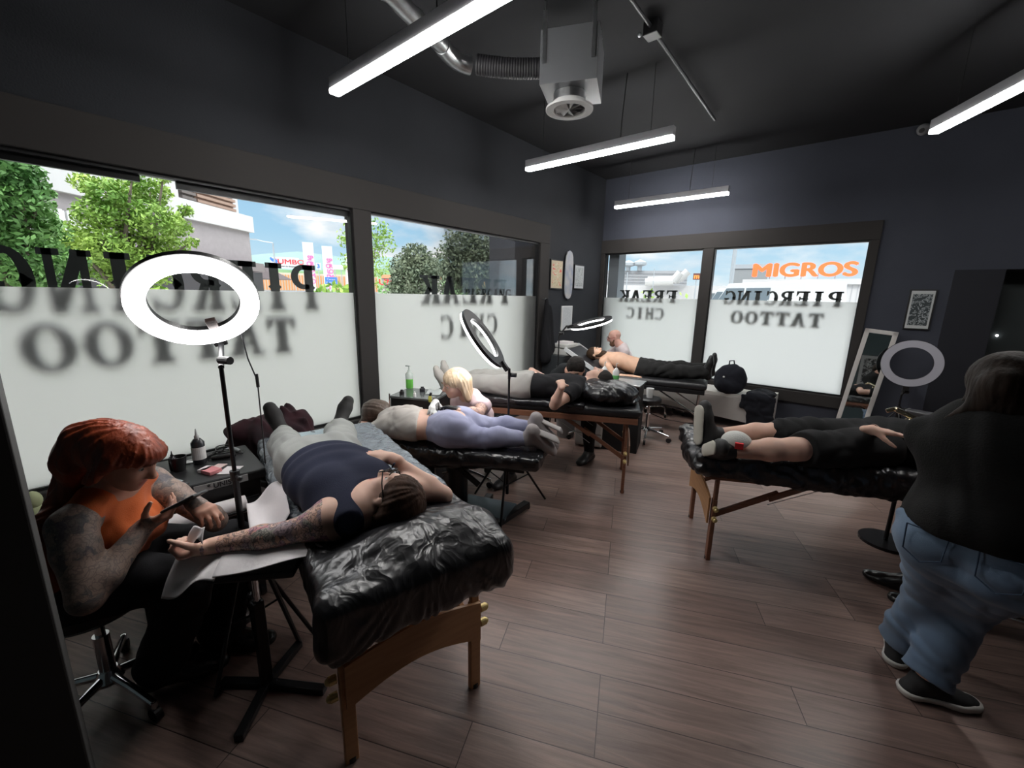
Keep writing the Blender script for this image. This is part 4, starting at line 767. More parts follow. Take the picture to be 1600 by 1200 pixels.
# ---- ring lights
M_RING = emis('ring_light_lit', (1, .99, .98), 8.5)
def ring_light(label, c, normal, R_, base, on=M_RING, w=.5, pole_bend=None, tilt_up=(0, 0, 1), legs=.32, foot=True, spin=.4):
    c, normal, base = Vv(c), Vv(normal).normalized(), Vv(base); o = empty('ring_light', (base.x, base.y, 0), 0, label, 'lamp'); q = c-o.location
    x = Vv(tilt_up).cross(normal).normalized(); y = normal.cross(x); M = frame(q, x, y, normal)
    MB().ring(R_*.70, R_, 0, .016, 72, M).build('diffuser', on, o); MB().ring(R_*.685, R_*1.02, -.022, 0, 72, M).build('housing', M_BLACK, o)
    bt = q-y*R_*1.0-normal*.01; MB().box(-.025, .025, -.05, .03, -.03, .0, frame(bt, x, y, normal)).build('bracket', M_BLACK, o, bevel=.004)
    top = Vector((0, 0, bt.z-.10)); MB().tube([bt-normal*.015, bt-normal*.03-y*.05, top], .011, 10).build('joint', M_BLACK, o, smooth=True); MB().cyl(top+Vector((.0, 0, .03)), top+Vector((.05, .02, .03)), .016, 12).build('joint_knob', M_BLACK, o)
    MB().cyl((0, 0, .28), (0, 0, top.z), .0085, 10).build('inner_pole', M_BLKMET, o, smooth=True); MB().cyl((0, 0, .12), (0, 0, .2+top.z*.5), .013, 12).build('outer_pole', M_BLKMET, o, smooth=True)
    MB().cyl((0, 0, .19+top.z*.5), (0, 0, .23+top.z*.5), .019, 12).cyl((0, 0, .21+top.z*.5), (.05, 0, .21+top.z*.5), .006, 8).sphere((.055, 0, .21+top.z*.5), .012).build('collar', M_BLACK, o)
    for k in range(3):
        a = spin+k*2*PI/3; MB().cyl((.015*math.cos(a), .015*math.sin(a), .52), (legs*math.cos(a), legs*math.sin(a), .012), .009, 8).build('tripod_leg', M_BLKMET, o); MB().cyl((.01*math.cos(a), .01*math.sin(a), .2), (legs*.55*math.cos(a), legs*.55*math.sin(a), .26), .005, 6).build('tripod_brace', M_BLKMET, o)
    return o, M
b1 = Vector((-2.16, .64, 0)); rc = CAM+ray(306, 472)*1.62
r1, M1 = ring_light('large lit ring light in front of the first window, on a tall black stand', rc, (CAM-rc).normalized()+Vector((.12, .16, -.75))-RT*.22, .212, (-1.945, .515, 0), tilt_up=Vector((0, 0, 1))-RT*.25, spin=1.1, legs=.24)
r1h = r1.location
bb = M1 @ Vector((0.01, -.155, -.01)); MB().box(-.055, .055, -.008, .008, -.005, .012, frame(bb, M1.col[0].xyz, M1.col[1].xyz, M1.col[2].xyz)).box(-.018, .018, 0, .05, -.01, .012, frame(bb, M1.col[0].xyz, M1.col[1].xyz, M1.col[2].xyz)).build('phone_holder', mat('dark_brown_plastic', (.03, .018, .016), .4), r1, bevel=.002)
q0 = M1 @ Vector((.09, -.21, -.02)); MB().tube([q0, q0+Vector((.02, .01, -.12)), q0+Vector((.045, .03, -.22)), q0+Vector((.04, .03, -.40)), q0+Vector((.03, .03, -.62))], .003, 6).cyl(q0+Vector((.042, .03, -.19)), q0+Vector((.045, .03, -.25)), .007, 8).build('power_cable', M_BLACK, r1)
c2_ = CAM+ray(754, 530)*3.02; b2 = Vector((-2.02, 2.44, 0))
ring_light('ring light tilted over the person in lilac jeans, seen nearly edge-on', c2_, (-.70, -.42, -.58), .24, (c2_.x+.15, c2_.y+.13, 0), spin=-1.0, legs=.34)
c3 = CAM+ray(924, 505)*4.9
ring_light('flat lit ring light hanging over the bearded man on the far table', c3, Vector((RT.x*.28+FW.x*.05, RT.y*.28+FW.y*.05, -1)), .24, (c3.x-.30, c3.y-.22, 0), tilt_up=(.75, .62, .1), spin=.3)
c4 = at(1424, 568, 1, 5.85)
ring_light('unlit grey ring light standing in front of the leaning mirror', c4, (CAM-c4)+Vector((0, 0, -.35)), .235, (c4.x-.02, c4.y+.03, 0), on=mat('frosted_grey_ring', (.38, .38, .43), .5), spin=.9)
# ---- black tool trolley at the left
tc = Vector((-2.52, .48, 0)); tr = empty('tool_trolley', tc, math.radians(84), 'black tool trolley with drawers beside the red-haired person', 'trolley')
MB().box(-.26, .26, -.2, .2, .10, .70).build('cabinet_body', M_BLACK, tr, bevel=.008); MB().box(-.29, .29, -.23, .23, .70, .75).build('top_tray', M_BLACK, tr, bevel=.01)
for k in range(4):
    d_ = MB().box(-.245, .245, -.215, -.2, .12+k*.125, .235+k*.125).build('drawer', mat('black_drawer', (.020, .020, .022), .35), tr, bevel=.003); MB().box(-.2, .2, -.228, -.215, .205+k*.125, .215+k*.125).build('drawer_handle', M_STEEL, d_)
for sx in (-.22, .22):
    for sy in (-.16, .16): MB().cyl((sx-.012, sy, .035), (sx+.012, sy, .035), .035, 16).bar((sx, sy, .04), (sx, sy, .1), .03, .03).build('caster', M_BLACK, tr)
stk_ = MB().box(-.02, .20, -.2335, -.23, .708, .742).build('sticker', mat('grey_sticker', (.40, .40, .40), .5), tr); text_obj('* UNIST', 'sticker_letters', M_BLACK, stk_, frame((.09, -.2345, .725), (1, 0, 0), (0, 0, 1), (0, -1, 0)), .034, .0003, .008)
MB().cyl((-.16, -.23, .725), (-.16, -.236, .725), .012, 16).build('button_badge', mat('grey_sticker', (.4, .4, .4)), tr)
M_DGLASS = mat('smoked_plastic', (.03, .03, .035), .2)
def onto(o, px, z, dz=0): p = at(*px, 2, z); return Vector((p.x, p.y, z))
def bottle(px, z, h, r, label, m, mc, lab=None, cat='bottle'):
    p = onto(None, px, z); o = empty('squeeze_bottle', p, 0, label, cat)
    MB().lathe([(r*.9, 0), (r, .01), (r, h*.62), (r*.55, h*.72), (r*.35, h*.74)], 20).build('body', m, o, smooth=True); MB().lathe([(r*.38, h*.73), (r*.38, h*.80), (r*.22, h*.83), (r*.08, h)], 14).build('nozzle', mc, o, smooth=True)
    if lab: MB().ring(r, r+.001, h*.15, h*.5, 24).build('label_band', lab, o)
    return o
bottle((313, 724), .75, .19, .030, 'black ink bottle with white label and grey nozzle on the trolley', M_DGLASS, mat('grey_nozzle', (.4, .4, .4), .4), M_WHITE)
bottle((272, 734), .75, .10, .018, 'small black dropper bottle behind the plastic cup', M_DGLASS, M_BLACK)
p = onto(0, (281, 735), .75); o = empty('plastic_cup', p, 0, 'empty black plastic cup on the trolley', 'cup'); MB().lathe([(.026, 0), (.036, .075), (.033, .075), (.024, .006)], 24).build('cup_wall', M_BLACK, o, smooth=True)
p = onto(0, (297, 776), .75); o = empty('paper_roll', (p.x, p.y, .66), math.radians(84), 'white paper towel roll lying on the trolley front', 'roll'); 
MB().cyl((-.17, -.28, .05), (.17, -.28, .05), .042, 28).build('roll', M_PAPER, o, smooth=True); MB().cyl((-.172, -.28, .05), (.172, -.28, .05), .014, 14).build('core', mat('cardboard', (.3, .22, .15), .8), o); o.location = tc+Vector((0, 0, .56)); o.rotation_euler.z = math.radians(84)
MB().box(-.25, .25, -.33, -.215, .59, .602).build('front_shelf', M_BLACK, tr, bevel=.003)
rs = random.Random(5)
for k, (u, v, cat_, lab, m, sz) in enumerate([(330, 738, 'packet', 'small pink paper packet on the trolley', mat('pink_paper', (.75, .28, .30), .7), (.03, .04, .012)), (341, 730, 'packet', 'white and red folded leaflet on the trolley edge', mat('white_red', (.8, .62, .6), .7), (.035, .025, .004)), (360, 735, 'card', 'white card lying at the right corner of the trolley', M_PAPER, (.05, .04, .002)), (255, 745, 'clip', 'small red clip near the trolley front', M_RED, (.03, .012, .01)), (322, 736, 'tissue', 'crumpled white tissue beside the pink packet', M_PAPER, (.03, .02, .012)), (300, 722, 'lid', 'flat white jar lid behind the cup', M_WHITE, (.025, .025, .004))]):
    p = onto(0, (u, v), .75); MB().box(-sz[0], sz[0], -sz[1], sz[1], 0, sz[2]*1.5).build(cat_+'_item' if cat_ == 'clip' else cat_, m, bevel=.002, label=lab, cat=cat_); _q = bpy.context.scene.collection.objects[-1]; _q.location = p; _q.rotation_euler.z = rs.random()*3
def tattoo_machine(px, z, label, m=M_BLACK, rz=0.):
    p = onto(0, px, z); o = empty('tattoo_machine', p+Vector((0, 0, .012)), rz, label, 'machine', 'tattoo machines lying about')
    MB().tube([(-.06, 0, 0), (-.02, 0, .0), (.02, 0, .002), (.05, 0, .002)], [.010, .014, .012, .010], 12).build('grip', m, o, smooth=True); MB().cyl((.05, 0, .002), (.085, 0, .002), .003, 8).build('needle_tube', M_CHROME, o); MB().tube([(-.06, 0, 0), (-.09, .02, -.005), (-.11, .05, -.008)], .003, 6).build('lead', M_BLACK, o)
tattoo_machine((275, 756), .75, 'chrome-tipped tattoo machine nearest the front of the trolley', M_STEEL, .4); tattoo_machine((352, 716), .75, 'black tattoo machine by the lamp stand on the trolley', M_BLACK, 1.2); tattoo_machine((335, 712), .75, 'black tattoo machine left of the lamp stand cables', M_BLACK, 2.0); tattoo_machine((368, 706), .75, 'grey tattoo machine at the back corner of the trolley', M_STEEL, .2)
for _a, _b, lab in [((340, 705), (372, 712), 'coil of black cable lying behind the bottles on the trolley')]:
    p = onto(0, (352, 709), .755); MB().tube([(.05*math.cos(a*.5), .04*math.sin(a*.5), .006+.001*a) for a in range(36)], .0035, 6).build('cable_coil', M_BLACK, label=lab, cat='cable'); COL.objects[-1].location = p
# radiator grille below the window, coat on it
rd = empty('radiator', (-3.36, 2.0, 0), 0, 'white slatted radiator cover under the windows behind the front table', 'radiator')
MB().box(-.10, .12, -1.15, 1.05, .02, .30).build('casing', mat('off_white_metal', (.55, .56, .56), .5), rd, bevel=.006)
for k in range(7): MB().box(-.085+k*.028, -.072+k*.028, -1.13, 1.03, .30, .312).build('top_slat', mat('off_white_metal', (.55, .56, .56)), rd)
p = at(440, 668, 0, -3.05)
M_COAT = cloth('maroon_black_fabric', (.035, .010, .014), col2=(.010, .008, .010), vs=5)
chr_ = empty('side_chair', (-2.98, 1.02, 0), .3, 'dark chair almost hidden under the maroon coat by the window', 'chair'); MB().box(-.2, .2, -.2, .2, .42, .47).build('seat', M_BLACK, chr_, bevel=.01)
for sx in (-.17, .17):
    for sy in (-.17, .17): MB().cyl((sx, sy, 0), (sx, sy, .42), .012, 8).build('leg', M_BLKMET, chr_)
mesh_sdf('coat', [Ell((-2.98, 1.02, .62), (.24, .26, .15)), Ell((-2.93, .90, .74), (.16, .14, .10), k=.08), Ell((-3.0, 1.16, .74), (.15, .14, .09), k=.08), Ell((-2.86, 1.10, .60), (.12, .2, .14), k=.05)], .012, M_COAT, disp=lambda P: wrinkle(P, .018, 16, 21), label='maroon and black coat heaped on the chair by the window sill', cat='coat')
# ---- second trolley with soap bottle
p = Vector((-2.86, 2.20, 0)); t2_ = empty('tool_trolley', p, math.radians(25), 'black trolley with glass top below the second left window', 'trolley')
MB().box(-.2, .2, -.16, .16, .05, .78).build('cabinet_body', M_BLACK, t2_, bevel=.006); MB().ring(.0, .001, 0, .001, 8) ; MB().box(-.21, .21, -.17, .17, .78, .80).build('top_tray', mat('smoked_glass_top', (.10, .11, .11), .15), t2_, bevel=.004)
for sx in (-.205, .205):
    for sy in (-.165, .165): MB().cyl((sx, sy, .02), (sx, sy, .82), .008, 8).build('corner_post', M_CHROME, t2_)
sb = empty('soap_bottle', (*at(640, 606, 2, .80)[:2], .80), 0, 'clear pump bottle of bright green soap on the second trolley', 'bottle')
MB().lathe([(.030, 0), (.033, .005), (.033, .085), (.033, .085), (.03, .085)], 24).build('green_liquid', mat('green_liquid', (.18, .62, .10), .2), sb, smooth=True); MB().lathe([(.034, .085), (.034, .13), (.014, .155), (.014, .165)], 24).build('bottle_neck', mat('milky_clear', (.55, .62, .58), .15), sb, smooth=True); MB().cyl((0, 0, .165), (0, 0, .20), .006, 8).bar((-.045, 0, .20), (.01, 0, .203), .012, .01).build('pump', mat('clear_grey', (.5, .55, .52), .2), sb)
for (u, v, lab, m, s_) in [(628, 617, 'small black pot left of the soap bottle', M_BLACK, .02), (660, 612, 'black ink cap holder right of the soap bottle', M_DGLASS, .024), (648, 620, 'small white tube in front of the soap bottle', M_WHITE, .012)]:
    p = onto(0, (u, v), .80); MB().lathe([(s_, 0), (s_, .03), (s_*.6, .035), (s_*.6, .045)], 14).build('ink_pot', m, label=lab, cat='pot', smooth=True); COL.objects[-1].location = p
p = onto(0, (672, 628), .80); o = empty('yellow_machine', (p.x-.0, p.y, .80), .5, 'small yellow and black tattoo machine at the trolley edge', 'machine'); o.name = 'tattoo_machine'; MB().lathe([(.012, 0), (.016, .02), (.012, .05)], 14).build('grip', mat('yellow_plastic', (.62, .60, .12), .4), o); MB().cyl((0, 0, .05), (.01, 0, .075), .01, 10).build('tip', M_BLACK, o)
sheet('clear_tray', [(-2.80, 2.20, .805), (-2.68, 2.26, .805), (-2.74, 2.36, .82), (-2.88, 2.32, .82)], 'clear plastic tray on the back of the second trolley', mat('clear_tray', (.42, .45, .45), .2), 'tray')
# ---- bench, backpack, garment
bn = empty('bench', (-1.55, 6.12, 0), 0, 'low white bench below the end windows', 'bench'); M_BEN = mat('bench_white', (.60, .58, .55), .6)
xa = at(1060, 600, 1, 6.2).x; xb = at(1190, 640, 1, 5.95).x
MB().box(-1.0, .80, -.22, .24, .40, .445).build('seat', M_BEN, bn, bevel=.006); MB().box(-1.0, .80, .20, .24, .25, .40).build('rear_rail', M_BEN, bn)
MB().prism([(-1.0, .18), (.62, .10), (.70, .40), (-1.0, .40)], -.235, -.215).build('front_cloth', mat('beige_cover', (.50, .48, .46), .8), bn)
MB().box(.80, .84, -.24, .26, .0, .46).build('end_panel', M_BEN, bn, bevel=.004)
for x in (-.95, .62):
    for y in (-.19, .19): MB().cyl((x, y, 0), (x, y, .4), .016, 10).build('leg', M_STEEL, bn)
bp_c = at(1140, 596, 1, 6.0)
mesh_sdf('backpack', [Ell((bp_c.x, 6.02, .62), (.20, .12, .19)), Ell((bp_c.x, 5.96, .54), (.17, .11, .12), k=.05), Ell((bp_c.x+.02, 6.0, .68), (.14, .10, .13), k=.05)], .012, cloth('black_nylon', (.018, .019, .026)), disp=lambda P: wrinkle(P, .006, 22, 30), label='black backpack resting on the white bench against the glass', cat='backpack')
bpk = COL.objects[-1]; MB().tube([(bp_c.x-.03, 6.0, .80), (bp_c.x-.03, 6.0, .86), (bp_c.x+.02, 6.0, .87), (bp_c.x+.04, 6.0, .79)], .009, 8).build('carry_loop', cloth('black_nylon2', (.02, .02, .022)), bpk); MB().sphere((bp_c.x-.05, 5.875, .66), .012).build('white_button', M_WHITE, bpk)
mesh_sdf('jacket', [Ell((bp_c.x+.38, 6.05, .47), (.16, .22, .05)), Box((bp_c.x+.42, 5.86, .28), (.15, .02, .21), r=.02, k=.05), Box((bp_c.x+.30, 5.86, .38), (.12, .02, .1), r=.02, k=.05)], .010, cloth('dark_navy_cloth', (.014, .015, .020)), disp=lambda P: wrinkle(P, .010, 20, 31), label='dark jacket draped over the right part of the bench', cat='jacket')
MB().tube([(-2.2, 5.8, .01), (-1.9, 5.62, .01), (-1.6, 5.66, .01), (-1.35, 5.9, .01), (-1.2, 5.95, .012)], .005, 6).build('floor_cable', M_BLACK, label='thin cable lying on the floor in front of the bench', cat='cable')
# ---- mirror
mq = [at(1352, 514, 1, 6.40), at(1405, 518, 1, 6.40)]; 
yb = 6.24; mr = empty('leaning_mirror', (0, 0, 0), 0, 'tall white-framed mirror leaning against the end wall', 'mirror')
tl, trr = mq; bl_ = at(1291, 690, 1, yb); br_ = at(1347, 697, 1, yb)
xm = (trr-tl).normalized(); dn = ((bl_+br_)/2-(tl+trr)/2); hgt = dn.length+ .25; zm = -dn.normalized(); xm = (xm-zm*xm.dot(zm)).normalized(); ym = zm.cross(xm)
org = (tl+trr)/2; wM = (trr-tl).length/2; zlow = -(org.z-.02)/(-zm.z)*-1; hgt = (org.z-.01)/zm.z
mr.matrix_world = frame(org-zm*hgt, xm, ym, zm)
MB().box(-wM+.03, wM-.03, -.004, .0, .04, hgt-.04).build('mirror_glass', mat('mirror_silver', (.75, .80, .80), .02, metal=1), mr)
f_ = MB().box(-wM, -wM+.045, -.02, .012, 0, hgt).box(wM-.045, wM, -.02, .012, 0, hgt).box(-wM, wM, -.02, .012, hgt-.045, hgt).box(-wM, wM, -.02, .012, 0, .045).build('mirror_frame', mat('white_wood', (.56, .54, .52), .5), mr, bevel=.004)
# ---- pictures
def picture(label, c, w, h, plane, art, fm=M_BLACK, matc=(.6, .6, .58), rot=0.):
    o = empty('framed_picture', c, 0, label, 'picture')
    T = frame((0, 0, 0), (0, 1, 0), (-1, 0, 0), (0, 0, 1)) if plane == 'L' else frame((0, 0, 0), (1, 0, 0), (0, 1, 0), (0, 0, 1))
    if plane == 'R': T = frame((0, 0, 0), (-1, 0, 0), (0, -1, 0), (0, 0, 1))
    MB().box(-w/2, w/2, -.02, 0, -h/2, h/2, T).build('frame', fm, o, bevel=.002); MB().box(-w/2+.015, w/2-.015, -.0225, -.02, -h/2+.015, h/2-.015, T).build('mount', mat('mount_%d_%d' % (int(matc[0]*100), int(matc[2]*100)), matc, .7), o)
    MB().box(-w/2*.72, w/2*.72, -.0245, -.0225, -h/2*.78, h/2*.78, T).build('print', art, o); return o
def art(name, c1, c2, c3, s): 
    m = bpy.data.materials.new(name); m.use_nodes = True; t = m.node_tree; tc_ = N(t, 'ShaderNodeTexCoord'); n_ = N(t, 'ShaderNodeTexNoise', i_Scale=s, i_Detail=3.0, i_Distortion=1.5); t.links.new(tc_.outputs['Object'], n_.inputs['Vector']); r = ramp(t, [(.40, c1), (.5, c2), (.58, c3)], n_.outputs['Fac'], 'CONSTANT'); t.links.new(r.outputs[0], t.nodes['Principled BSDF'].inputs['Base Color']); return m
def onL(u, v): p = at(u, v, 0, XL); return Vector((XL+.003, p.y, p.z))
def szL(u0, v0, u1, v1): a, b = at(u0, (v0+v1)/2, 0, XL), at(u1, (v0+v1)/2, 0, XL); c, d = at((u0+u1)/2, v0, 0, XL), at((u0+u1)/2, v1, 0, XL); return abs(b.y-a.y), abs(c.z-d.z)
w_, h_ = szL(859, 406, 878, 452); picture('framed cream and red poster left of the skateboard', onL(868, 429), w_, h_, 'L', art('cream_red_print', (.45, .38, .25), (.55, .50, .36), (.60, .12, .10), 14), M_BLACK, (.50, .42, .30))
w_, h_ = szL(896, 414, 911, 452); picture('framed grey line drawing right of the skateboard', onL(903, 433), w_, h_, 'L', art('grey_line_print', (.40, .42, .42), (.20, .22, .22), (.45, .47, .47), 30), M_BLACK, (.45, .47, .48))
w_, h_ = szL(876, 478, 892, 516); picture('frameless white certificate below the skateboard', onL(884, 497), w_, h_, 'L', art('pale_text_print', (.52, .54, .56), (.36, .38, .40), (.54, .56, .58), 60), M_WHITE, (.50, .52, .54))
skb = empty('skateboard_deck', onL(886, 430), 0, 'pale skateboard deck mounted upright between two framed pictures', 'skateboard'); w_, h_ = szL(881, 392, 893, 468)
pts_ = [(0, .5), (.28, .47), (.44, .38), (.5, .25), (.5, -.25), (.44, -.38), (.28, -.47), (0, -.5), (-.28, -.47), (-.44, -.38), (-.5, -.25), (-.5, .25), (-.44, .38), (-.28, .47)]
MB().prism([(x*w_, z*h_) for x, z in pts_], .02, .035, frame((0, 0, 0), (0, 1, 0), (1, 0, 0), (0, 0, 1))).build('deck', mat('deck_print', (.42, .40, .38), .5, col2=(.22, .26, .34), vscale=9), skb, bevel=.004)
for zz in (-.3, .3): MB().box(.0, .02, -.03, .03, zz*h_-.03, zz*h_+.03).build('wall_bracket', M_STEEL, skb)
pc = at(1437, 484, 1, YE); picture('framed black and white botanical print above the ring light on the end wall', Vector((pc.x, YE-.003, pc.z)), .22, .44, 'E', art('leaf_print', (.03, .04, .045), (.30, .33, .34), (.04, .05, .055), 22), M_BLACK, (.50, .52, .52))
mw = mr.matrix_world; mo_, mn_ = mw.translation, -mw.col[1].xyz.normalized()
def mirrored(u, v):
    d = ray(u, v); p = CAM+d*((mo_-CAM).dot(mn_)/d.dot(mn_)); r = d-mn_*(2*d.dot(mn_)); return p+r*((YN-p.y)/r.y)
pm = mirrored(1364, 580)
picture('tilted black and white leaf print on the rear wall, seen in the mirror', Vector((pm.x, YN+.003, min(2.9, pm.z))), .62, .85, 'R', art('leaf_print_big', (.02, .02, .02), (.55, .55, .55), (.02, .02, .02), 9), M_BLACK, (.55, .55, .55))
# ---- wall shelf with printer and papers, hanging coat
sh_ = at(880, 552, 0, -3.3); sf = empty('side_cabinet', (-3.28, sh_.y, 0), 0, 'dark cabinet in the far corner carrying a stack of papers', 'cabinet'); zt = sh_.z
MB().box(-.2, .16, -.28, .30, 0, zt).build('cabinet_body', mat('dark_cabinet', (.03, .035, .04), .5), sf, bevel=.005); MB().box(.16, .168, -.27, .0, .03, zt-.03).build('door', mat('dark_cabinet', (.03, .035, .04)), sf); MB().box(.16, .168, .01, .29, .03, zt-.03).build('door', mat('dark_cabinet', (.03, .035, .04)), sf)
pr_ = empty('printer', (-3.26, sh_.y, zt), 0, 'pale office printer on the corner cabinet', 'printer'); M_PRN = mat('pale_grey_plastic', (.48, .48, .46), .5)
MB().box(-.16, .16, -.2, .2, 0, .09).build('base', M_PRN, pr_, bevel=.01); MB().box(-.15, .12, -.18, .18, .10, .15).build('scanner_lid', M_PRN, pr_, bevel=.01); MB().box(.14, .22, -.12, .12, .03, .04).build('paper_tray', M_PAPER, pr_)
MB().box(-.1, .08, -.1, .06, 0, .03).build('paper_stack', M_PAPER, label='small stack of papers lying on top of the printer', cat='papers'); COL.objects[-1].location = (-3.26, sh_.y+.02, zt+.15)
hc = at(853, 515, 0, -3.40); mesh_sdf('hanging_coat', [Cone((-3.40, hc.y, 1.58), (-3.38, hc.y, .82), .04, .12, flat=(1, 0, 0), fr=.55), Cone((-3.40, hc.y+.06, 1.5), (-3.37, hc.y+.12, .9), .03, .05, k=.03)], .014, cloth('black_coat', (.012, .012, .014)), disp=lambda P: wrinkle(P, .012, 14, 44, (1, 1, .25)), label='long black coat hanging on the wall between window and posters', cat='coat')
MB().cyl((0, 0, 0), (.07, 0, .01), .008, 8).sphere((.075, 0, .01), .014).build('coat_hook', M_STEEL, label='small metal wall hook holding the black coat', cat='hook'); COL.objects[-1].location = (XL, hc.y, 1.60)
# ---- white drawer unit, machines and black box behind the middle table
p = at(912, 698, 2, 0); o = empty('white_drawer_unit', (p.x, p.y+.15, 0), .3, 'small off-white drawer unit standing behind the middle table legs', 'drawers'); o.name = 'drawer_unit'
MB().box(-.15, .15, -.15, .15, .02, .42).build('body', mat('off_white_plastic', (.42, .40, .38), .5), o, bevel=.01)
for k in range(3): MB().box(-.14, .14, -.162, -.15, .04+k*.13, .16+k*.13).build('drawer', mat('off_white_plastic', (.42, .40, .38)), o, bevel=.004)
p = at(950, 705, 2, 0); o = empty('storage_box', (p.x, p.y+.25, 0), .3, 'black storage cube on the floor behind the middle table', 'box'); MB().box(-.22, .22, -.2, .2, 0, .40).build('body', mat('matte_black', (.008, .008, .009), .7), o, bevel=.008); MB().box(-.225, .225, -.205, .205, .40, .43).build('lid', M_BLACK, o, bevel=.006)
p = at(880, 690, 2, 0); o = empty('waste_bin', (p.x-.1, p.y+.2, 0), .3, 'grey lidded bin left of the drawer unit', 'bin'); MB().lathe([(.10, 0), (.13, .30), (.135, .31)], 20).build('bucket', mat('grey_bin', (.25, .25, .26), .5), o, smooth=True); MB().lathe([(.138, .31), (.13, .34), (.05, .36)], 20).build('lid', M_BLACK, o, smooth=True)
# ---- bottles wrapped in film between the middle and far tables
p = at(948, 590, 2, .84); tb3 = empty('instrument_trolley', (-1.92, 4.28, 0), .2, 'small dark instrument trolley between the middle and far tables', 'trolley'); MB().box(-.18, .18, -.15, .15, .10, .72).build('cabinet_body', M_BLACK, tb3, bevel=.006); MB().box(-.2, .2, -.17, .17, .72, .74).build('top_tray', M_STEEL, tb3, bevel=.004)
for sx in (-.15, .15):
    for sy in (-.12, .12): MB().cyl((sx-.01, sy, .03), (sx+.01, sy, .03), .03, 12).bar((sx, sy, .03), (sx, sy, .1), .02, .02).build('caster', M_BLACK, tb3)
def sq(u, v, lab, m1, m2):
    q = at(u, v, 1, 4.25); o = empty('wash_bottle', (q.x, 4.25, .74), 0, lab, 'bottle'); MB().lathe([(.034, 0), (.036, .01), (.036, .10), (.02, .13), (.012, .14)], 18).build('body', m1, o, smooth=True); MB().tube([(0, 0, .14), (0, 0, .19), (.03, -.03, .20)], .005, 8).build('spout', m2, o); MB().ring(.0362, .038, .02, .06, 20).build('green_band', mat('green_band', (.15, .5, .15), .5), o)
sq(944, 588, 'green-labelled wash bottle on the instrument trolley, left one', M_WHITE, M_WHITE); sq(962, 590, 'white wash bottle on the instrument trolley, right one', M_WHITE, M_WHITE)
q = at(985, 605, 1, 4.6); MB().lathe([(.035, 0), (.045, .11), (.042, .11), (.033, .004)], 18).build('paper_cup', M_WHITE, label='white paper cup standing on the stool beside the far table', cat='cup', smooth=True); COL.objects[-1].location = (-1.80, 4.72, .50)
def stool(label, p, rz=0, seat_z=.5, r=.17, seat=M_LEATHER, legs=5, lr=.27, legmat=M_CHROME):
    o = empty('rolling_stool', (p[0], p[1], 0), rz, label, 'stool')
    MB().lathe([(r*.9, seat_z-.07), (r, seat_z-.05), (r, seat_z-.015), (r*.9, seat_z)], 32).build('seat', seat, o, smooth=True); MB().cyl((0, 0, .12), (0, 0, .30), .026, 18).build('outer_column', legmat, o, smooth=True); MB().cyl((0, 0, .3), (0, 0, seat_z-.06), .016, 14).build('gas_lift', legmat, o, smooth=True)
    MB().lathe([(.045, .085), (.05, .10), (.03, .14)], 20).build('hub', legmat, o, smooth=True)
    for k in range(legs):
        a = 2*PI*k/legs; c, s = math.cos(a), math.sin(a); l = MB().tube([(.03*c, .03*s, .11), (lr*.5*c, lr*.5*s, .10), (lr*c, lr*s, .075)], [.018, .015, .012], 10).build('base_arm', legmat, o, smooth=True)
        cs = MB().cyl((lr*c-.012*s, lr*s+.012*c, .028), (lr*c+.012*s, lr*s-.012*c, .028), .028, 16).build('caster', M_BLACK, o); MB().cyl((lr*c, lr*s, .04), (lr*c, lr*s, .085), .010, 8).build('caster_stem', legmat, cs)
    return o
stool('black rolling stool with chrome star base under the red-haired person', (-2.14, .045), .35, .50, .18)
stool('low stool beside the far table holding a paper cup', (-1.80, 4.72), 0, .50, .14)
stool('black rolling stool under the blonde person', (-2.55, 2.42), .2, .46, .17); stool('rolling stool under the bald man by the end window', (-2.05, 5.98), .1, .52, .17); stool('rolling stool under the person in black bent over the middle table', (-2.35, 4.28), .5, .46, .17)
stool('chrome-based stool at the right edge of the picture, behind the standing person', (.93, 3.02), .55, .50, .18)
# cap, brass machine, armrest bar near the right table
cp = A(*at(1150, 694, 2, .81)); ball = mesh_sdf('mesh_cap', [Ell(cp+A(0, 0, .01), (.085, .075, .07))], .006, mat('white_mesh', (.55, .55, .52), .7, bump=.002, bscale=160), cut=[((0, 0, cp[2]-.032), (0, 0, 1))], label='white mesh cap with a red patch lying between the bare legs', cat='cap')
MB().box(-.022, .022, -.006, .006, -.018, .018, frame(cp+A(.030, -.074, .016), (.95, .25, 0), (-.25, .95, .2), (0, -.1, 1))).build('red_patch', M_RED, ball); mesh_sdf('cap_brim', [Ell(cp+A(-.02, .06, -.02), (.07, .07, .012))], .005, M_BLACK, ball)
gb = A(*at(1428, 652, 1, 3.7)); o = empty('brass_clamp', gb, 0, 'shiny brass-coloured armrest clamp beyond the right table', 'clamp'); M_BRASS = mat('pale_brass', (.78, .68, .48), .2, metal=1)
MB().bar((-.10, 0, .04), (.10, .02, -.05), .05, .03).build('clamp_bar', M_BRASS, o, bevel=.008); MB().sphere((-.02, -.03, -.04), .035).sphere((.06, -.03, -.05), .03).build('clamp_body', M_BRASS, o, smooth=True); MB().cyl((-.10, -.01, .04), (-.14, -.02, .02), .014, 10).sphere((-.03, -.02, -.075), .03).build('clamp_handle', M_BRASS, o, smooth=True)
MB().cyl((0, 0, -.08), (0, .02, -gb[2]+.01), .013, 12).build('post', M_BLKMET, o); MB().cyl((0, .02, -gb[2]), (0, .02, -gb[2]+.02), .15, 28).build('round_base', M_BLKMET, o)
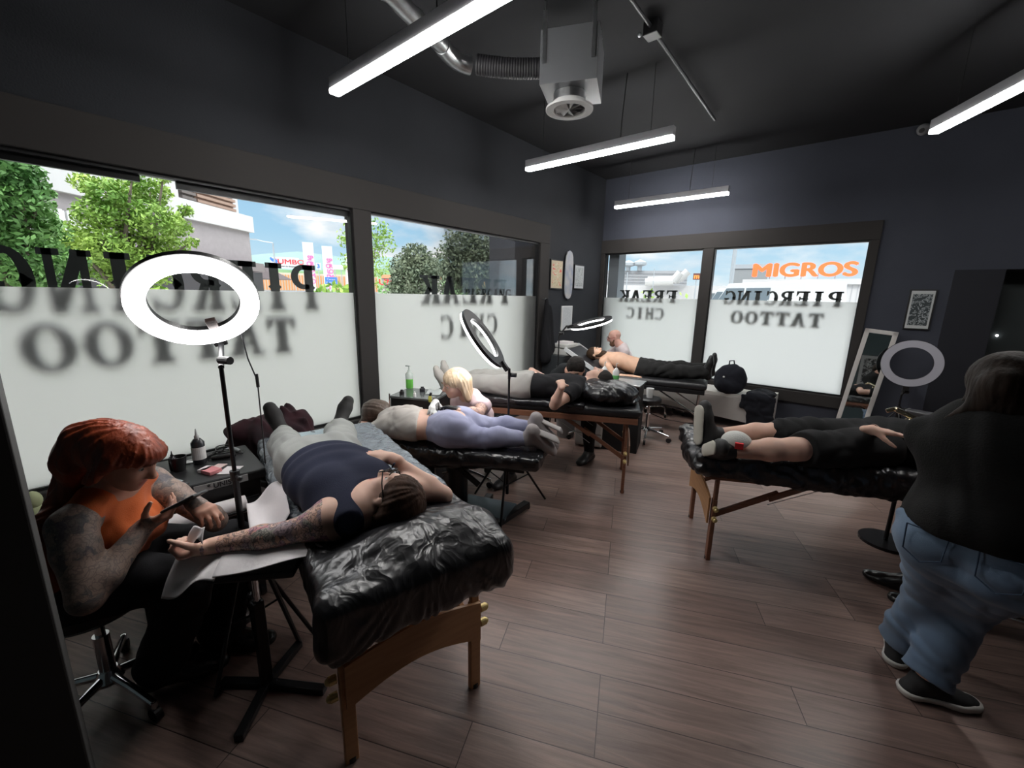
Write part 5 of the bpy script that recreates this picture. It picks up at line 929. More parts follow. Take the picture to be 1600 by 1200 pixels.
q = A(*at(1468, 652, 1, 4.1)); o = empty('padded_armrest', q, -.35, 'black padded armrest bar sticking out behind the right table', 'armrest'); MB().box(-.17, .25, -.04, .04, -.02, .02).build('pad', mat('grey_black_vinyl', (.045, .045, .05), .35), o, bevel=.012); MB().box(-.178, -.165, -.035, .035, -.02, .02).build('end_cap', M_STEEL, o); MB().cyl((.05, 0, -.02), (.05, 0, -q[2]+.02), .014, 12).build('post', M_BLKMET, o); MB().cyl((.05, 0, -q[2]), (.05, 0, -q[2]+.02), .15, 28).build('round_base', M_BLKMET, o)
# small things on the floor at the left
o = empty('pedal_switch', (*at(378, 966, 2, .01)[:2], 0), .4, 'small round foot pedal lying on the floor by the armrest stand', 'pedal'); MB().lathe([(.05, 0), (.05, .02), (.03, .03)], 20).build('base', M_BLKMET, o, smooth=True); MB().lathe([(.035, .028), (.03, .042)], 16).build('button', M_STEEL, o); MB().tube([(-.05, 0, .008), (-.15, .02, .006), (-.3, -.03, .006), (-.45, -.1, .006)], .004, 6).build('lead', M_BLACK, o)
o = empty('pedal_switch', (*at(450, 960, 2, .01)[:2], 0), 0, 'x', 'pedal'); bpy.data.objects.remove(o)
sheet('tissue', [at(302, 822, 2, .86), at(320, 824, 2, .86), at(316, 848, 2, .82), at(292, 845, 2, .82)], 'white tissue pinched in the left hand of the red-haired person', amp=.01, n=8, cat='tissue')
bt_ = at(50, 782, 0, -3.25); o = empty('plush_toy', (bt_.x, bt_.y, bt_.z-.1), 0, 'pale green plush toy on the sill at the far left', 'toy'); MB().sphere((0, 0, .10), (.04, .04, .05)).build('head', mat('pale_green_plush', (.35, .38, .22), .9), o, smooth=True); MB().sphere((0, 0, .03), (.045, .04, .05)).build('body', mat('pale_green_plush', (.35, .38, .22)), o, smooth=True)
# ================================================================ PEOPLE
V3 = lambda p: A(*p)
def arm(S, E, Wr, s=1., k=.03):
    S, E, Wr = V3(S), V3(E), V3(Wr); m = E+(Wr-E)*.28
    return [Cone(S, S+(E-S)*.35, .050*s, .048*s, k), Cone(S+(E-S)*.35, E, .048*s, .037*s, .02), Cone(E, m, .037*s, .040*s, .02), Cone(m, Wr, .040*s, .0245*s, .02)]
def leg(H, K, An, s=1., back=(0, 0, 0)):
    H, K, An = V3(H), V3(K), V3(An); m = K+(An-K)*.32+V3(back)
    return [Cone(H, K, .092*s, .058*s, .04), Cone(K, m, .055*s, .057*s, .03), Cone(m, An, .057*s, .036*s, .03)]
def torso(neck, chest, waist, pelvis, f, w=(.145, .125, .165), dp=(.62, .66, .66)):
    neck, chest, waist, pelvis = map(V3, (neck, chest, waist, pelvis)); up = chest+(neck-chest)*.45
    return [Cone(up, chest, w[0]*.86, w[0], .05, f, dp[0]), Cone(chest, waist, w[0], w[1], .05, f, dp[1]), Cone(waist, pelvis, w[1], w[2], .05, f, dp[2])]
def neckp(neck, head, r=.052): neck, head = V3(neck), V3(head); return [Cone(neck-(head-neck)*.1, neck+(head-neck)*.75, r*1.1, r, .04)]
def shoulders(L_, R_, neck, r=.05): return [Cone(L_, neck, r, r*1.05, .05), Cone(R_, neck, r, r*1.05, .05)]
M_IRIS = None
def finish_head(hd, root, glasses=None, closed=False, beard=None, brow=None):
    pr, sub, eyes, L_, R = hd; eyes_obj(eyes, R[:, 1], root, closed)
    if brow:
        for q in (-1, 1):
            MB().tube([L_(q*.016, .093, .032), L_(q*.030, .094, .037), L_(q*.046, .084, .032)], [.003, .0042, .002], 6).build('eyebrow', brow, root)
    if glasses:
        mb = MB()
        for q in (-1, 1):
            n = 24; c = L_(q*.033, .107, .010); mb.tube([c+R@(A(.026*math.cos(2*PI*i/n), -.004*abs(math.cos(2*PI*i/n)), .019*math.sin(2*PI*i/n))) for i in range(n+1)], .0026, 6, caps=False)
            mb.tube([L_(q*.058, .102, .014), L_(q*.077, .06, .012), L_(q*.082, -.005, .008)], .0024, 6)
        mb.tube([L_(-.008, .108, .012), L_(0, .112, .015), L_(.008, .108, .012)], .0024, 6); mb.build('glasses', glasses, root)
def hairfn(c, axis, amp=.0035, n=42):
    c, z = V3(c), nrm(axis); x = nrm(np.cross(z, [.31, .52, .8])); y = np.cross(z, x)
    def f(P): a = np.arctan2((P-c)@y, (P-c)@x); r = (P-c)@z; return amp*np.sin(a*n*.5+9*r+2*np.sin(a*7+r*14))+amp*.5*np.sin(a*n+5*np.sin(a*5))
    return f
def tag_person(o, label): tag(o, label, 'person'); return o

# ---- person lying on the front table (navy top)
def person_navy():
    f = (0, 0, 1); U = lambda u, v, z: P1t(u, v, z); lat = A(*T1l, 0); al = A(*T1a, 0)
    rt_, aw_ = A(RT.x, RT.y, 0), A(FW.x, FW.y, 0); hc = V3(at(611, 779, 2, .885)); hd = head_prims(hc, rt_*.88+A(0, 0, .28)-aw_*.05, A(0, 0, .80)-rt_*.42+aw_*.42)
    neck, chest, waist, pel = U(.29, -.125, .855), U(.42, -.125, .85), U(.64, -.14, .86), U(.84, -.145, .86)
    sL, sR = U(.385, .085, .85), V3(at(520, 812, 2, .85)); eL = U(.325, .235, .80); wL = V3(at(612, 716, 2, .95))
    eR = V3(at(440, 836, 2, .80)); wR = V3(at(330, 853, 2, .785))
    hipR, hipL, kR, kL, aR, aL = U(.88, -.225, .86), U(.88, -.065, .86), U(1.15, -.255, .86), U(1.18, .02, .865), U(1.50, -.225, .825), U(1.48, .09, .825)
    tor = torso(neck, chest, waist, pel, f, (.15, .155, .170), (.58, .62, .62)); belly = [Ell(U(.62, -.125, .875), (.16, .185, .105), R1, .05), Ell(U(.47, -.19, .905), (.080, .08, .06), R1, .04), Ell(U(.47, -.04, .905), (.080, .08, .06), R1, .04)]
    shl = [Cone(sL, neck, .056, .06, .05), Cone(sR, neck, .056, .06, .05), Cone(sR, chest, .06, .08, .05)]
    ar, alm = arm(sR, eR, wR, 1.10), arm(sL, eL, wL, .95)
    dR = nrm(wR-eR); hr = hand_prims(wR, V3(at(268, 868, 2, .765))-wR, A(.10, .25, 1)*1., side=1, curl=(1.45, 1.55, 1.6, 1.6), thumb=.9, s=.95)
    hl = hand_prims(wL, V3(at(556, 702, 2, .965))-wL, A(0, 0, -1)-al*.0, side=-1, curl=(.25, .2, .22, .28), thumb=.3, s=.95, spread=.10)
    lg = leg(hipR, kR, aR, 1.03)+leg(hipL, kL, aL, 1.03)
    root = mesh_sdf('person', tor+belly+shl+neckp(neck, hc-al*-.03, .055)+ar+alm+hr+hl+lg+hd[0], .0052, [M_SKIN2, M_TATC, M_LIP], sub=hd[1],
        colour=lambda P: np.where(((seg(P, sR+(eR-sR)*.28, eR) < .085) | (seg(P, eR, wR-dR*.03) < .06)) & (seg(P, wR-dR*.01, wR) > .035), 1, np.where(np.linalg.norm(P-V3(hd[3](0, .085, -.055)), axis=1) < .019, 2, 0)))
    tag_person(root, 'person in navy tank top and glasses lying on the front table')
    mesh_sdf('tank_top', [p.grow(.010) for p in tor[:2]+belly]+[Cone(waist, pel-(pel-waist)*.30, .168, .178, .05, f, .66), Cone(U(.33, .02, .865), U(.45, .0, .87), .050, .07, .03), Cone(U(.235, -.185, .865), U(.42, -.16, .87), .052, .08, .03), Cone(U(.30, -.17, .84), U(.42, -.16, .86), .085, .10, .03)], .007,
        cloth('navy_jersey', (.016, .018, .036), col2=(.022, .025, .048)), root, sub=[Ell(U(.27, -.075, .925), (.075, .058, .09), R1, .02)], cut=[(U(.205, 0, 0), (al[0], al[1], 0)), (U(.80, 0, 0), (-al[0], -al[1], 0))],
        disp=lambda P: .0045*np.sin(((P-U(0, 0, 0))@al)*62+1.8*np.sin(((P-U(0, 0, 0))@lat)*7))*np.clip(((P-U(.50, 0, 0))@al)*6, 0, 1)*-1)
    mesh_sdf('trousers', [p.grow(.014) for p in leg(hipR, kR, aR-(aR-kR)*.14, 1.08)+leg(hipL, kL, aL-(aL-kL)*.14, 1.08)]+[tor[2].grow(.012)], .008, cloth('grey_cotton', (.27, .28, .27), col2=(.34, .35, .33), vs=4), root, cut=[(U(.76, 0, 0), (al[0], al[1], 0))], disp=lambda P: wrinkle(P, .006, 22, 12))
    mesh_sdf('waistband', [tor[2].grow(.014)], .008, cloth('grey_cotton', (.27, .28, .27)), root, cut=[(U(.765, 0, 0), (al[0], al[1], 0)), (U(.80, 0, 0), (-al[0], -al[1], 0))])
    M_SH = mat('black_canvas', (.014, .013, .013), .7, bump=.0006, bscale=300)
    for a_, tt in ((aR, U(1.55, -.29, 1.03)), (aL, U(1.54, .19, 1.00))):
        s_ = mesh_sdf('shoe', [p.grow(.006) for p in foot_prims(a_, tt, al*.9+A(0, 0, -.12), .92, .0)], .006, M_SH, root); MB().tube([a_-A(0, 0, 0), a_+(kR-aR)*.12], [.042, .044], 14).build('sock', cloth('grey_sock', (.35, .33, .32)), s_)
    skull = [Ell(hc+(hd[4] @ A(0, -.022, .038)), (.090, .104, .092), hd[4], .03)]
    L_ = hd[3]; mesh_sdf('hair', skull+[Ell(L_(0, -.075, -.01), (.080, .055, .09), hd[4], .03), Cone(L_(.072, -.02, .02), L_(.070, -.05, -.06), .022, .02, .02), Cone(L_(-.070, -.03, .03), L_(-.066, -.06, -.03), .022, .02, .02), Ell(L_(.0, -.115, -.03), (.06, .05, .07), hd[4], .03)], .005,
        hair_mat('dark_brown_hair', (.035, .019, .013), (.085, .045, .030), (30, 30, 4)), root, sub=[Ell(L_(0, .112, -.045), (.064, .070, .094), hd[4], .02)], disp=hairfn(hc, hd[4][:, 2], .0022))
    finish_head(hd, root, glasses=M_BLACK, brow=mat('brow_brown', (.03, .018, .012), .7))
    MB().ring(.029, .032, -.004, .004, 24, frame(wL+(eL-wL)*.10, *[Vv(c) for c in basis(wL-eL, (0, 0, 1)).T])).build('bracelet', M_CHROME, root)
M_TATC = tattoo('coloured_tattoo_skin', (.66, .42, .33), [(.50, .20, .22), (.34, .32, .27), (.64, .41, .34), (.34, .25, .27), (.58, .34, .24), (.44, .22, .27), (.64, .41, .35)], 26, .40)
M_TATG = tattoo('grey_tattoo_skin', (.34, .25, .21), [(.13, .12, .12), (.30, .22, .18), (.17, .15, .14), (.26, .20, .17), (.11, .10, .11)], 24, .40)
M_TATL = tattoo('fine_tattoo_skin', (.60, .38, .30), [(.32, .20, .18), (.58, .38, .30), (.25, .18, .17), (.55, .34, .28)], 40, .45)
person_navy()

# ---- red-haired person on the stool
def person_red():
    hc = V3(at(196, 716, 2, 1.075)); fwd = A(.60, .62, -.50); up = A(.34, .30, .78); hd = head_prims(hc, up, fwd, .98)
    R = hd[4]; L_ = hd[3]; sR = V3(at(112, 822, 2, .875)); neck = sR+A(-.12, .125, .075); fr = nrm(A(.66, .62, -.25)); side = nrm(A(.70, -.70, 0))
    chest = neck+A(-.03, -.02, -.17); waist = A(-2.07, .10, .68); pel = A(-2.12, .07, .58)
    sL = sR+A(-.235, .245, .0); eR = V3(at(135, 935, 2, .665)); wR = V3(at(226, 822, 2, .80)); eL = A(-1.92, .42, .72); wL = V3(at(292, 806, 2, .83))+A(-.02, .03, .03)
    tor = torso(neck, chest, waist, pel, fr, (.125, .122, .16), (.66, .70, .80)); br = [Ell(chest+fr*.075+side*.05+A(0, 0, -.01), (.06, .06, .065), None, .04), Ell(chest+fr*.075-side*.06+A(0, 0, -.01), (.06, .06, .065), None, .04)]
    ar, alm = arm(sR, eR, wR, 1.25), arm(sL, eL, wL, 1.08); d1 = V3(at(285, 792, 2, .86))-wR
    h1 = hand_prims(wR, d1, A(-.2, .3, .75), side=-1, curl=(.55, .7, .8, .9), thumb=.5, s=.9)
    h2 = hand_prims(wL, A(.42, .10, -.05), A(-.2, .1, -1), side=-1, curl=(1.0, .8, .9, 1.0), thumb=.9, s=.9)
    hipR, hipL = pel+A(.06, -.06, -.01), pel+A(-.06, .10, -.01); kR = A(-1.82, .34, .55); kL = A(-1.98, .50, .56); aR = A(-2.03, .20, .12); aL = A(-2.08, .42, .09)
    kR = A(-1.86, .30, .56); lg = leg(hipR, kR, aR, 1.08)+leg(hipL, kL, aL, 1.05)
    root = mesh_sdf('person', tor+br+shoulders(sL, sR, neck, .052)+neckp(neck, hc-up*.02, .05)+ar+alm+h1+h2+lg+hd[0], .0055, [M_SKR, M_TATG, M_LIP], sub=hd[1],
        colour=lambda P: np.where(((seg(P, sR, eR) < .085) | (seg(P, eR, wR-(wR-eR)*.02) < .06) | (seg(P, sL, eL) < .07) | (seg(P, eL, wL) < .055)) & (seg(P, neck, chest) > .10), 1, np.where(np.linalg.norm(P-V3(L_(0, .085, -.055)), axis=1) < .019, 2, 0)))
    tag_person(root, 'red-haired person in a sleeveless orange top sitting on a stool, looking at a phone')
    mesh_sdf('orange_top', [p.grow(.011) for p in tor[:2]+br]+[Cone(waist, waist+(pel-waist)*.4, .142, .146, .04, fr, .78), Cone(sR+(neck-sR)*.22, neck, .060, .062, .03), Cone(sL+(neck-sL)*.22, neck, .060, .062, .03)], .007, cloth('orange_knit', (.50, .105, .028), col2=(.60, .14, .040)), root,
        sub=[Ell(neck+fr*.05+A(0, 0, .055), (.075, .075, .06), None, .02)], disp=lambda P: wrinkle(P, .005, 20, 13))
    mesh_sdf('trousers', [p.grow(.020) for p in lg]+[tor[2].grow(.018), Cone(kR, aR+A(0, 0, .02), .075, .095, .03), Cone(kL, aL+A(0, 0, .02), .075, .095, .03)], .009, cloth('black_denim', (.016, .016, .018)), root, cut=[((0, 0, pel[2]+.085), (0, 0, -1))], disp=lambda P: wrinkle(P, .007, 18, 14))
    for a_, t_ in ((aR, aR+A(.10, .22, 0)), (aL, aL+A(.16, .20, 0))):
        s_ = mesh_sdf('boot', [p.grow(.008) for p in foot_prims(a_, t_, (0, 0, -1), 1., .01)]+[Cone(a_, a_+A(0, 0, .08), .05, .055, .02)], .007, mat('black_patent', (.012, .012, .012), .25), root, cut=[((0, 0, .004), (0, 0, 1))])
    tail = [L_(0, -.10, .045), L_(0, -.135, .0), L_(.0, -.14, -.08), neck-fr*.09+side*.04+A(0, 0, -.02), sR-fr*.10+side*-.02+A(0, 0, -.06), sR-fr*.12+A(0, 0, -.18), sR-fr*.10+A(0, 0, -.27)]
    hr = [Ell(L_(0, -.018, .040), (.083, .102, .082), R, .03), Ell(L_(0, .064, .060), (.058, .040, .034), R, .03), Ell(L_(0, -.06, .01), (.078, .065, .080), R, .03)]
    rad = [.05, .055, .055, .055, .052, .042, .02]; hr += [Cone(tail[i], tail[i+1], rad[i], rad[i+1], .04) for i in range(6)]
    hr += [Cone(L_(.080, .0, .03), L_(.078, -.03, -.07), .02, .018, .03), Cone(L_(-.080, .0, .03), L_(-.078, -.03, -.07), .02, .018, .03)]
    mesh_sdf('hair', hr, .0055, hair_mat('red_hair', (.13, .020, .008), (.32, .060, .020), (26, 26, 5)), root, sub=[Ell(L_(0, .112, -.050), (.088, .086, .082), R, .015)], disp=hairfn(hc, R[:, 2], .0028, 60))
    finish_head(hd, root, brow=mat('brow_red', (.10, .03, .015), .7))
    ph = V3(at(283, 786, 2, .88)); pz = nrm(A(-.15, .30, 1)); px_ = nrm(V3(at(318, 768, 2, .925))-ph)
    pz = nrm(A(-.55, -.25, .8)-px_*(A(-.55, -.25, .8)@px_)); py = np.cross(pz, px_); o = empty('smartphone', Vv(ph), 0, 'black smartphone held in the right hand of the red-haired person', 'phone'); o.matrix_world = frame(ph, px_, py, pz)
    MB().box(-.055, .085, -.036, .036, -.005, .004).build('phone_body', M_BLACK, o, bevel=.003); MB().box(-.050, .080, -.033, .033, .004, .0048).build('screen', mat('phone_screen', (.10, .12, .14), .12, emit=(.55, .6, .65), estr=.12), o)
M_SKR = skin('skin_rosy', (.50, .27, .20))
person_red()

# ---- person in lilac jeans lying face down
def person_lilac():
    Z = lambda u, v, z: V3(at(u, v, 2, z)); f = A(0, 0, -1)
    neck, chest, waist, pel = Z(617, 654, .735), Z(632, 660, .735), Z(664, 662, .725), Z(704, 668, .735)
    d = nrm((pel-neck)*A(1, 1, 0)); lat = np.cross(A(0, 0, 1), d)                  # lat points to the camera side or away
    if lat@A(.43, -.9, 0) < 0: lat = -lat
    hc = neck-d*.17+A(0, 0, -.005)+lat*-.02; hd = head_prims(hc, -d+A(0, 0, .05), A(0, 0, -1)-lat*.45)
    sN, sF = neck+d*.04+lat*.16+A(0, 0, -.01), neck+d*.04-lat*.16; eN = sN-d*.13+lat*.14+A(0, 0, -.055); wN = hc+lat*.13-d*.03+A(0, 0, -.045); eF = sF-d*.16-lat*.10+A(0, 0, -.05); wF = hc-lat*.12-d*.05+A(0, 0, -.05)
    hN, hF = pel+lat*.085+d*.04, pel-lat*.085+d*.04; kN, kF = Z(758, 686, .685), Z(772, 668, .69); aN, aF = Z(826, 686, .70), Z(832, 668, .71)
    tor = torso(neck, chest+d*.10, waist, pel, f, (.150, .125, .165), (.60, .66, .70)); bt = [Ell(pel+d*.05+lat*s*.075+A(0, 0, .045), (.105, .095, .085), None, .05) for s in (-1, 1)]
    lg = leg(hN, kN, aN, 1.05, (0, 0, .015))+leg(hF, kF, aF, 1.05, (0, 0, .015))
    root = mesh_sdf('person', tor+bt+shoulders(sN, sF, neck)+neckp(neck, hc)+arm(sN, eN, wN)+arm(sF, eF, wF)+hand_prims(wN, -lat*.8-d*.5, (0, 0, -1), 1, s=.9)+hand_prims(wF, lat*.8-d*.5, (0, 0, -1), 1, s=.9)+lg+hd[0], .0065, [M_SKIN2], sub=hd[1])
    tag_person(root, 'person in lilac jeans and grey crop top lying face down on the hydraulic bed')
    mesh_sdf('crop_top', [tor[0].grow(.010), Cone(chest, chest+(waist-chest)*.9, .170, .150, .04, f, .68), Cone(neck, chest+d*.1, .13, .165, .04, f, .66)]+shoulders(sN, sF, neck, .060)+[Cone(sN, sN+(eN-sN)*.55, .064, .062, .03, cap=2), Cone(sF, sF+(eF-sF)*.55, .064, .062, .03, cap=2)], .008, cloth('taupe_cotton', (.40, .37, .34), col2=(.46, .43, .40)), root, cut=[(chest+(waist-chest)*.80, chest-waist)], disp=lambda P: wrinkle(P, .005, 30, 15))
    mesh_sdf('jeans', [p.grow(.010) for p in bt+leg(hN, kN, aN-(aN-kN)*.05, 1.05, (0, 0, .015))+leg(hF, kF, aF-(aF-kF)*.05, 1.05, (0, 0, .015))]+[Cone(waist+(pel-waist)*.35, pel, .145, .170, .05, f, .72)], .007, cloth('lilac_denim', (.26, .27, .40), col2=(.34, .35, .48), vs=4, bs=500), root, cut=[(waist+(pel-waist)*.30, pel-waist)],
        sub=[Cone(pel+d*-.02+A(0, 0, .135), pel+d*.16+A(0, 0, .115), .012, .016, .02)], disp=lambda P: .5*wrinkle(P, .004, 30, 16)+.003*np.sin((P@d)*150)*np.exp(-((P-kN)@d/.05)**2))
    mesh_sdf('waistband', [Cone(waist+(pel-waist)*.25, waist+(pel-waist)*.55, .150, .157, .05, f, .72)], .007, cloth('lilac_dark_seam', (.16, .17, .27)), root, cut=[(waist+(pel-waist)*.30, pel-waist), (waist+(pel-waist)*.42, waist-pel)])
    L_, R = hd[3], hd[4]; mesh_sdf('hair', [Ell(L_(0, -.03, .03), (.090, .100, .092), R, .03), Ell(L_(0, -.07, -.03), (.080, .06, .08), R, .03), Cone(L_(.05, .0, .05), hc-d*.10+lat*.06+A(0, 0, -.06), .05, .035, .04), Cone(L_(.0, -.05, .06), hc-d*.12+A(0, 0, -.04), .05, .03, .03)], .006, hair_mat('brown_hair_mid', (.06, .040, .030), (.12, .085, .065), (30, 30, 6)), root, disp=hairfn(hc, R[:, 2], .0025))
    M_SN = mat('grey_trainer', (.30, .27, .27), .75, bump=.001, bscale=200); M_SOLE = mat('pale_sole', (.30, .28, .27), .6)
    for a_, tt in ((aN, Z(868, 704, .60)), (aF, Z(876, 690, .62))):
        sn = nrm(A(.75, .35, .55)); s_ = mesh_sdf('trainer', [p.grow(.007) for p in foot_prims(a_, tt, sn, 1.02, .01)], .006, M_SN, root)
        mesh_sdf('sole', [Cone(a_+sn*.095-nrm(tt-a_)*.03, a_+sn*.098+nrm(tt-a_)*.13, .034, .038, .02, sn, .26)], .006, M_SOLE, s_)
        MB().tube([a_-(a_-kN)*.10, a_+nrm(a_-kN)*.02], [.045, .044], 14).build('sock', cloth('burgundy_sock', (.16, .02, .05)), s_)
person_lilac()

# ---- blonde person working over the lilac jeans
def person_blonde():
    Z = lambda u, v, z: V3(at(u, v, 2, z)); hc = Z(711, 600, .97); fwd = A(-.32, -.62, -.50); up = A(.05, -.30, .90); hd = head_prims(hc, up, fwd, .97); L_, R = hd[3], hd[4]
    neck = hc+A(.06, .14, -.13); chest = neck+A(.03, .07, -.16); waist = A(-2.50, 2.46, .60); pel = A(-2.54, 2.44, .50); f = nrm(A(-.1, -.9, -.35)); lat = nrm(A(.95, -.1, 0))
    hc_ = hc; neck = hc+A(.03, .13, -.12); chest = neck+A(-.02, .10, -.17); waist = chest+A(-.02, .06, -.13); pel = A(-2.52, 2.44, .52)
    sR, sL = neck+lat*.14+A(0, .02, -.05), neck-lat*.17+A(0, .03, -.05)
    eR = Z(748, 646, .77); wR = Z(713, 640, .86); eL = sL+A(-.02, -.05, -.24); wL = Z(680, 630, .88)
    tor = torso(neck, chest, waist, pel, f, (.14, .12, .155)); ar, al2 = arm(sR, eR, wR), arm(sL, eL, wL)
    h1 = hand_prims(wR, Z(695, 634, .87)-wR, (0, -.2, -1), 1, s=.9); h2 = hand_prims(wL, A(.25, -.30, -.10), (0, -.3, -1), -1, s=.9)
    hp = [pel+A(.08, -.04, 0), pel+A(-.08, -.04, 0)]; kn = [pel+A(.18, -.36, .02), pel+A(-.22, -.34, .02)]; an = [kn[0]+A(.02, .10, -.40), kn[1]+A(0, .10, -.40)]
    kn = [pel+A(.30, .20, .0), pel+A(-.34, .10, .0)]; an = [kn[0]+A(.0, .02, -.42), kn[1]+A(0, .02, -.42)]
    lg = leg(hp[0], kn[0], an[0])+leg(hp[1], kn[1], an[1])
    root = mesh_sdf('person', tor+shoulders(sR, sL, neck)+neckp(neck, hc)+ar+al2+h1+h2+lg+hd[0], .0065, [M_SKIN2, M_TATL, M_BLKGL, M_WHGL], sub=hd[1], colour=lambda P: np.where(np.linalg.norm(P-(wR+nrm(h1[0].b-wR)*.07), axis=1) < .095, 2, np.where(np.linalg.norm(P-wL, axis=1) < .13, 3, np.where((seg(P, sR+(eR-sR)*.4, eR) < .07) | (seg(P, eR, wR) < .06), 1, 0))))
    tag_person(root, 'blonde person in a pale pink t-shirt bending over the lilac jeans, one forearm tattooed')
    mesh_sdf('t_shirt', [p.grow(.012) for p in tor]+shoulders(sR, sL, neck, .062)+[Cone(sR, sR+(eR-sR)*.34, .064, .062, .03, cap=2), Cone(sL, sL+(eL-sL)*.5, .066, .064, .03, cap=2)], .008, cloth('pale_pink_cotton', (.66, .50, .52), col2=(.72, .56, .58)), root, sub=[Ell(neck+f*.05+A(0, 0, .06), (.07, .07, .06), None, .02)], disp=lambda P: wrinkle(P, .005, 22, 17))
    mesh_sdf('apron', [Cone(chest+f*.03+A(0, 0, -.02), waist+f*.02, .135, .150, .04, f, .72), tor[2].grow(.022)], .009, cloth('black_apron', (.015, .015, .016)), root, cut=[(chest-f*.02, f)])
    mesh_sdf('trousers', [p.grow(.014) for p in lg]+[tor[2].grow(.015)], .010, cloth('black_trousers', (.016, .016, .018)), root, cut=[((0, 0, pel[2]+.06), (0, 0, -1))])
    for a_ in an: mesh_sdf('shoe', [p.grow(.006) for p in foot_prims(a_+A(0, 0, -.0), a_+A(0, -.2, 0), (0, 0, -1))], .008, M_BLACK, root, cut=[((0, 0, .003), (0, 0, 1))])
    hr = [Ell(L_(0, -.018, .042), (.088, .104, .086), R, .03), Cone(L_(.074, -.03, .04), L_(.092, -.045, -.12), .026, .022, .03), Cone(L_(-.074, -.03, .04), L_(-.092, -.045, -.12), .026, .022, .03), Cone(L_(.05, -.08, .03), L_(.05, -.07, -.14), .045, .035, .04), Cone(L_(-.05, -.08, .03), L_(-.05, -.07, -.14), .045, .035, .04)]
    mesh_sdf('hair', hr, .006, hair_mat('blonde_hair', (.50, .35, .21), (.70, .56, .40), (26, 26, 4)), root, sub=[Ell(L_(0, .115, -.055), (.074, .105, .105), R, .02)], disp=hairfn(hc, R[:, 2], .0025)); finish_head(hd, root, brow=mat('brow_blond', (.25, .16, .09), .7))
M_BLKGL = mat('black_nitrile', (.015, .015, .016), .35); M_WHGL = mat('pale_glove', (.62, .62, .60), .5)
person_blonde()

# ---- person in black t-shirt and grey trousers on the middle table
def person_grey():
    U = P5t; al, lat = A(*T5a, 0), A(-T5a[1], T5a[0], 0); f = A(0, 0, 1)
    hc = U(.36, .0, .935); hd = head_prims(hc, -al+A(0, 0, .25), A(0, 0, 1)+al*.2-lat*.2)
    neck, chest, waist, pel = U(.52, .05, .87), U(.64, .07, .86), U(.82, .09, .855), U(.97, .10, .86); sN, sF = U(.56, .24, .86), U(.56, -.12, .86)
    eN = V3(at(866, 633, 2, .79)); wN = V3(at(878, 603, 2, .965)); eF = U(.80, -.20, .82); wF = U(.98, -.02, .975)
    hN, hF, kN, kF, aN, aF = U(1.02, .18, .85), U(1.02, .02, .85), U(1.38, .17, .86), U(1.40, .0, .88), U(1.72, .15, .82), U(1.74, .02, .84)
    tor = torso(neck, chest, waist, pel, f, (.15, .13, .165)); lg = leg(hN, kN, aN)+leg(hF, kF, aF)
    armx = arm(sN, eN, wN)
    root = mesh_sdf('person', tor+shoulders(sN, sF, neck)+neckp(neck, hc)+armx+arm(sF, eF, wF)+hand_prims(wN, V3(at(884, 592, 2, 1.0))-wN+al*.05, (0, 0, -1)-al*.1, 1, s=.9)+hand_prims(wF, -al*.2+lat*.5, (0, 0, -1), -1, s=.9)+lg+hd[0], .007, [M_SKIN2], sub=hd[1])
    tag_person(root, 'person in grey trousers and black t-shirt lying on the middle table, hands on the belly')
    mesh_sdf('t_shirt', [p.grow(.012) for p in tor[:2]]+[Cone(waist, pel, .143, .17, .04, f, .68)]+shoulders(sN, sF, neck, .062)+[Cone(sN, sN+(eN-sN)*.45, .066, .064, .03, cap=2), Cone(sF, sF+(eF-sF)*.45, .066, .064, .03, cap=2)], .008, cloth('black_cotton', (.016, .016, .018)), root, cut=[(U(.96, 0, 0), -al)], disp=lambda P: wrinkle(P, .005, 20, 18))
    mesh_sdf('trousers', [p.grow(.016) for p in leg(hN, kN, aN-(aN-kN)*.08, 1.1)+leg(hF, kF, aF-(aF-kF)*.08, 1.1)]+[tor[2].grow(.014)], .009, cloth('pale_grey_jersey', (.36, .35, .33), col2=(.42, .41, .39)), root, cut=[(U(.93, 0, 0), al)], disp=lambda P: wrinkle(P, .006, 20, 19))
    for a_, t_ in ((aN, U(1.80, .20, 1.0)), (aF, U(1.82, -.03, 1.02))):
        s_ = mesh_sdf('trainer', [p.grow(.007) for p in foot_prims(a_, t_, al*.9+A(0, 0, -.25))], .008, mat('pale_trainer', (.45, .43, .40), .8), root); MB().tube([a_, a_+(kN-aN)*.1], .038, 12).build('sock', M_BLACK, s_)
    mesh_sdf('hair', [Ell(hd[3](0, -.02, .035), (.088, .1, .088), hd[4], .03)], .008, hair_mat('black_hair', (.012, .010, .010), (.03, .025, .022)), root, sub=[Ell(hd[3](0, .105, -.04), (.07, .085, .09), hd[4], .02)]); finish_head(hd, root, brow=M_BLACK)
person_grey()

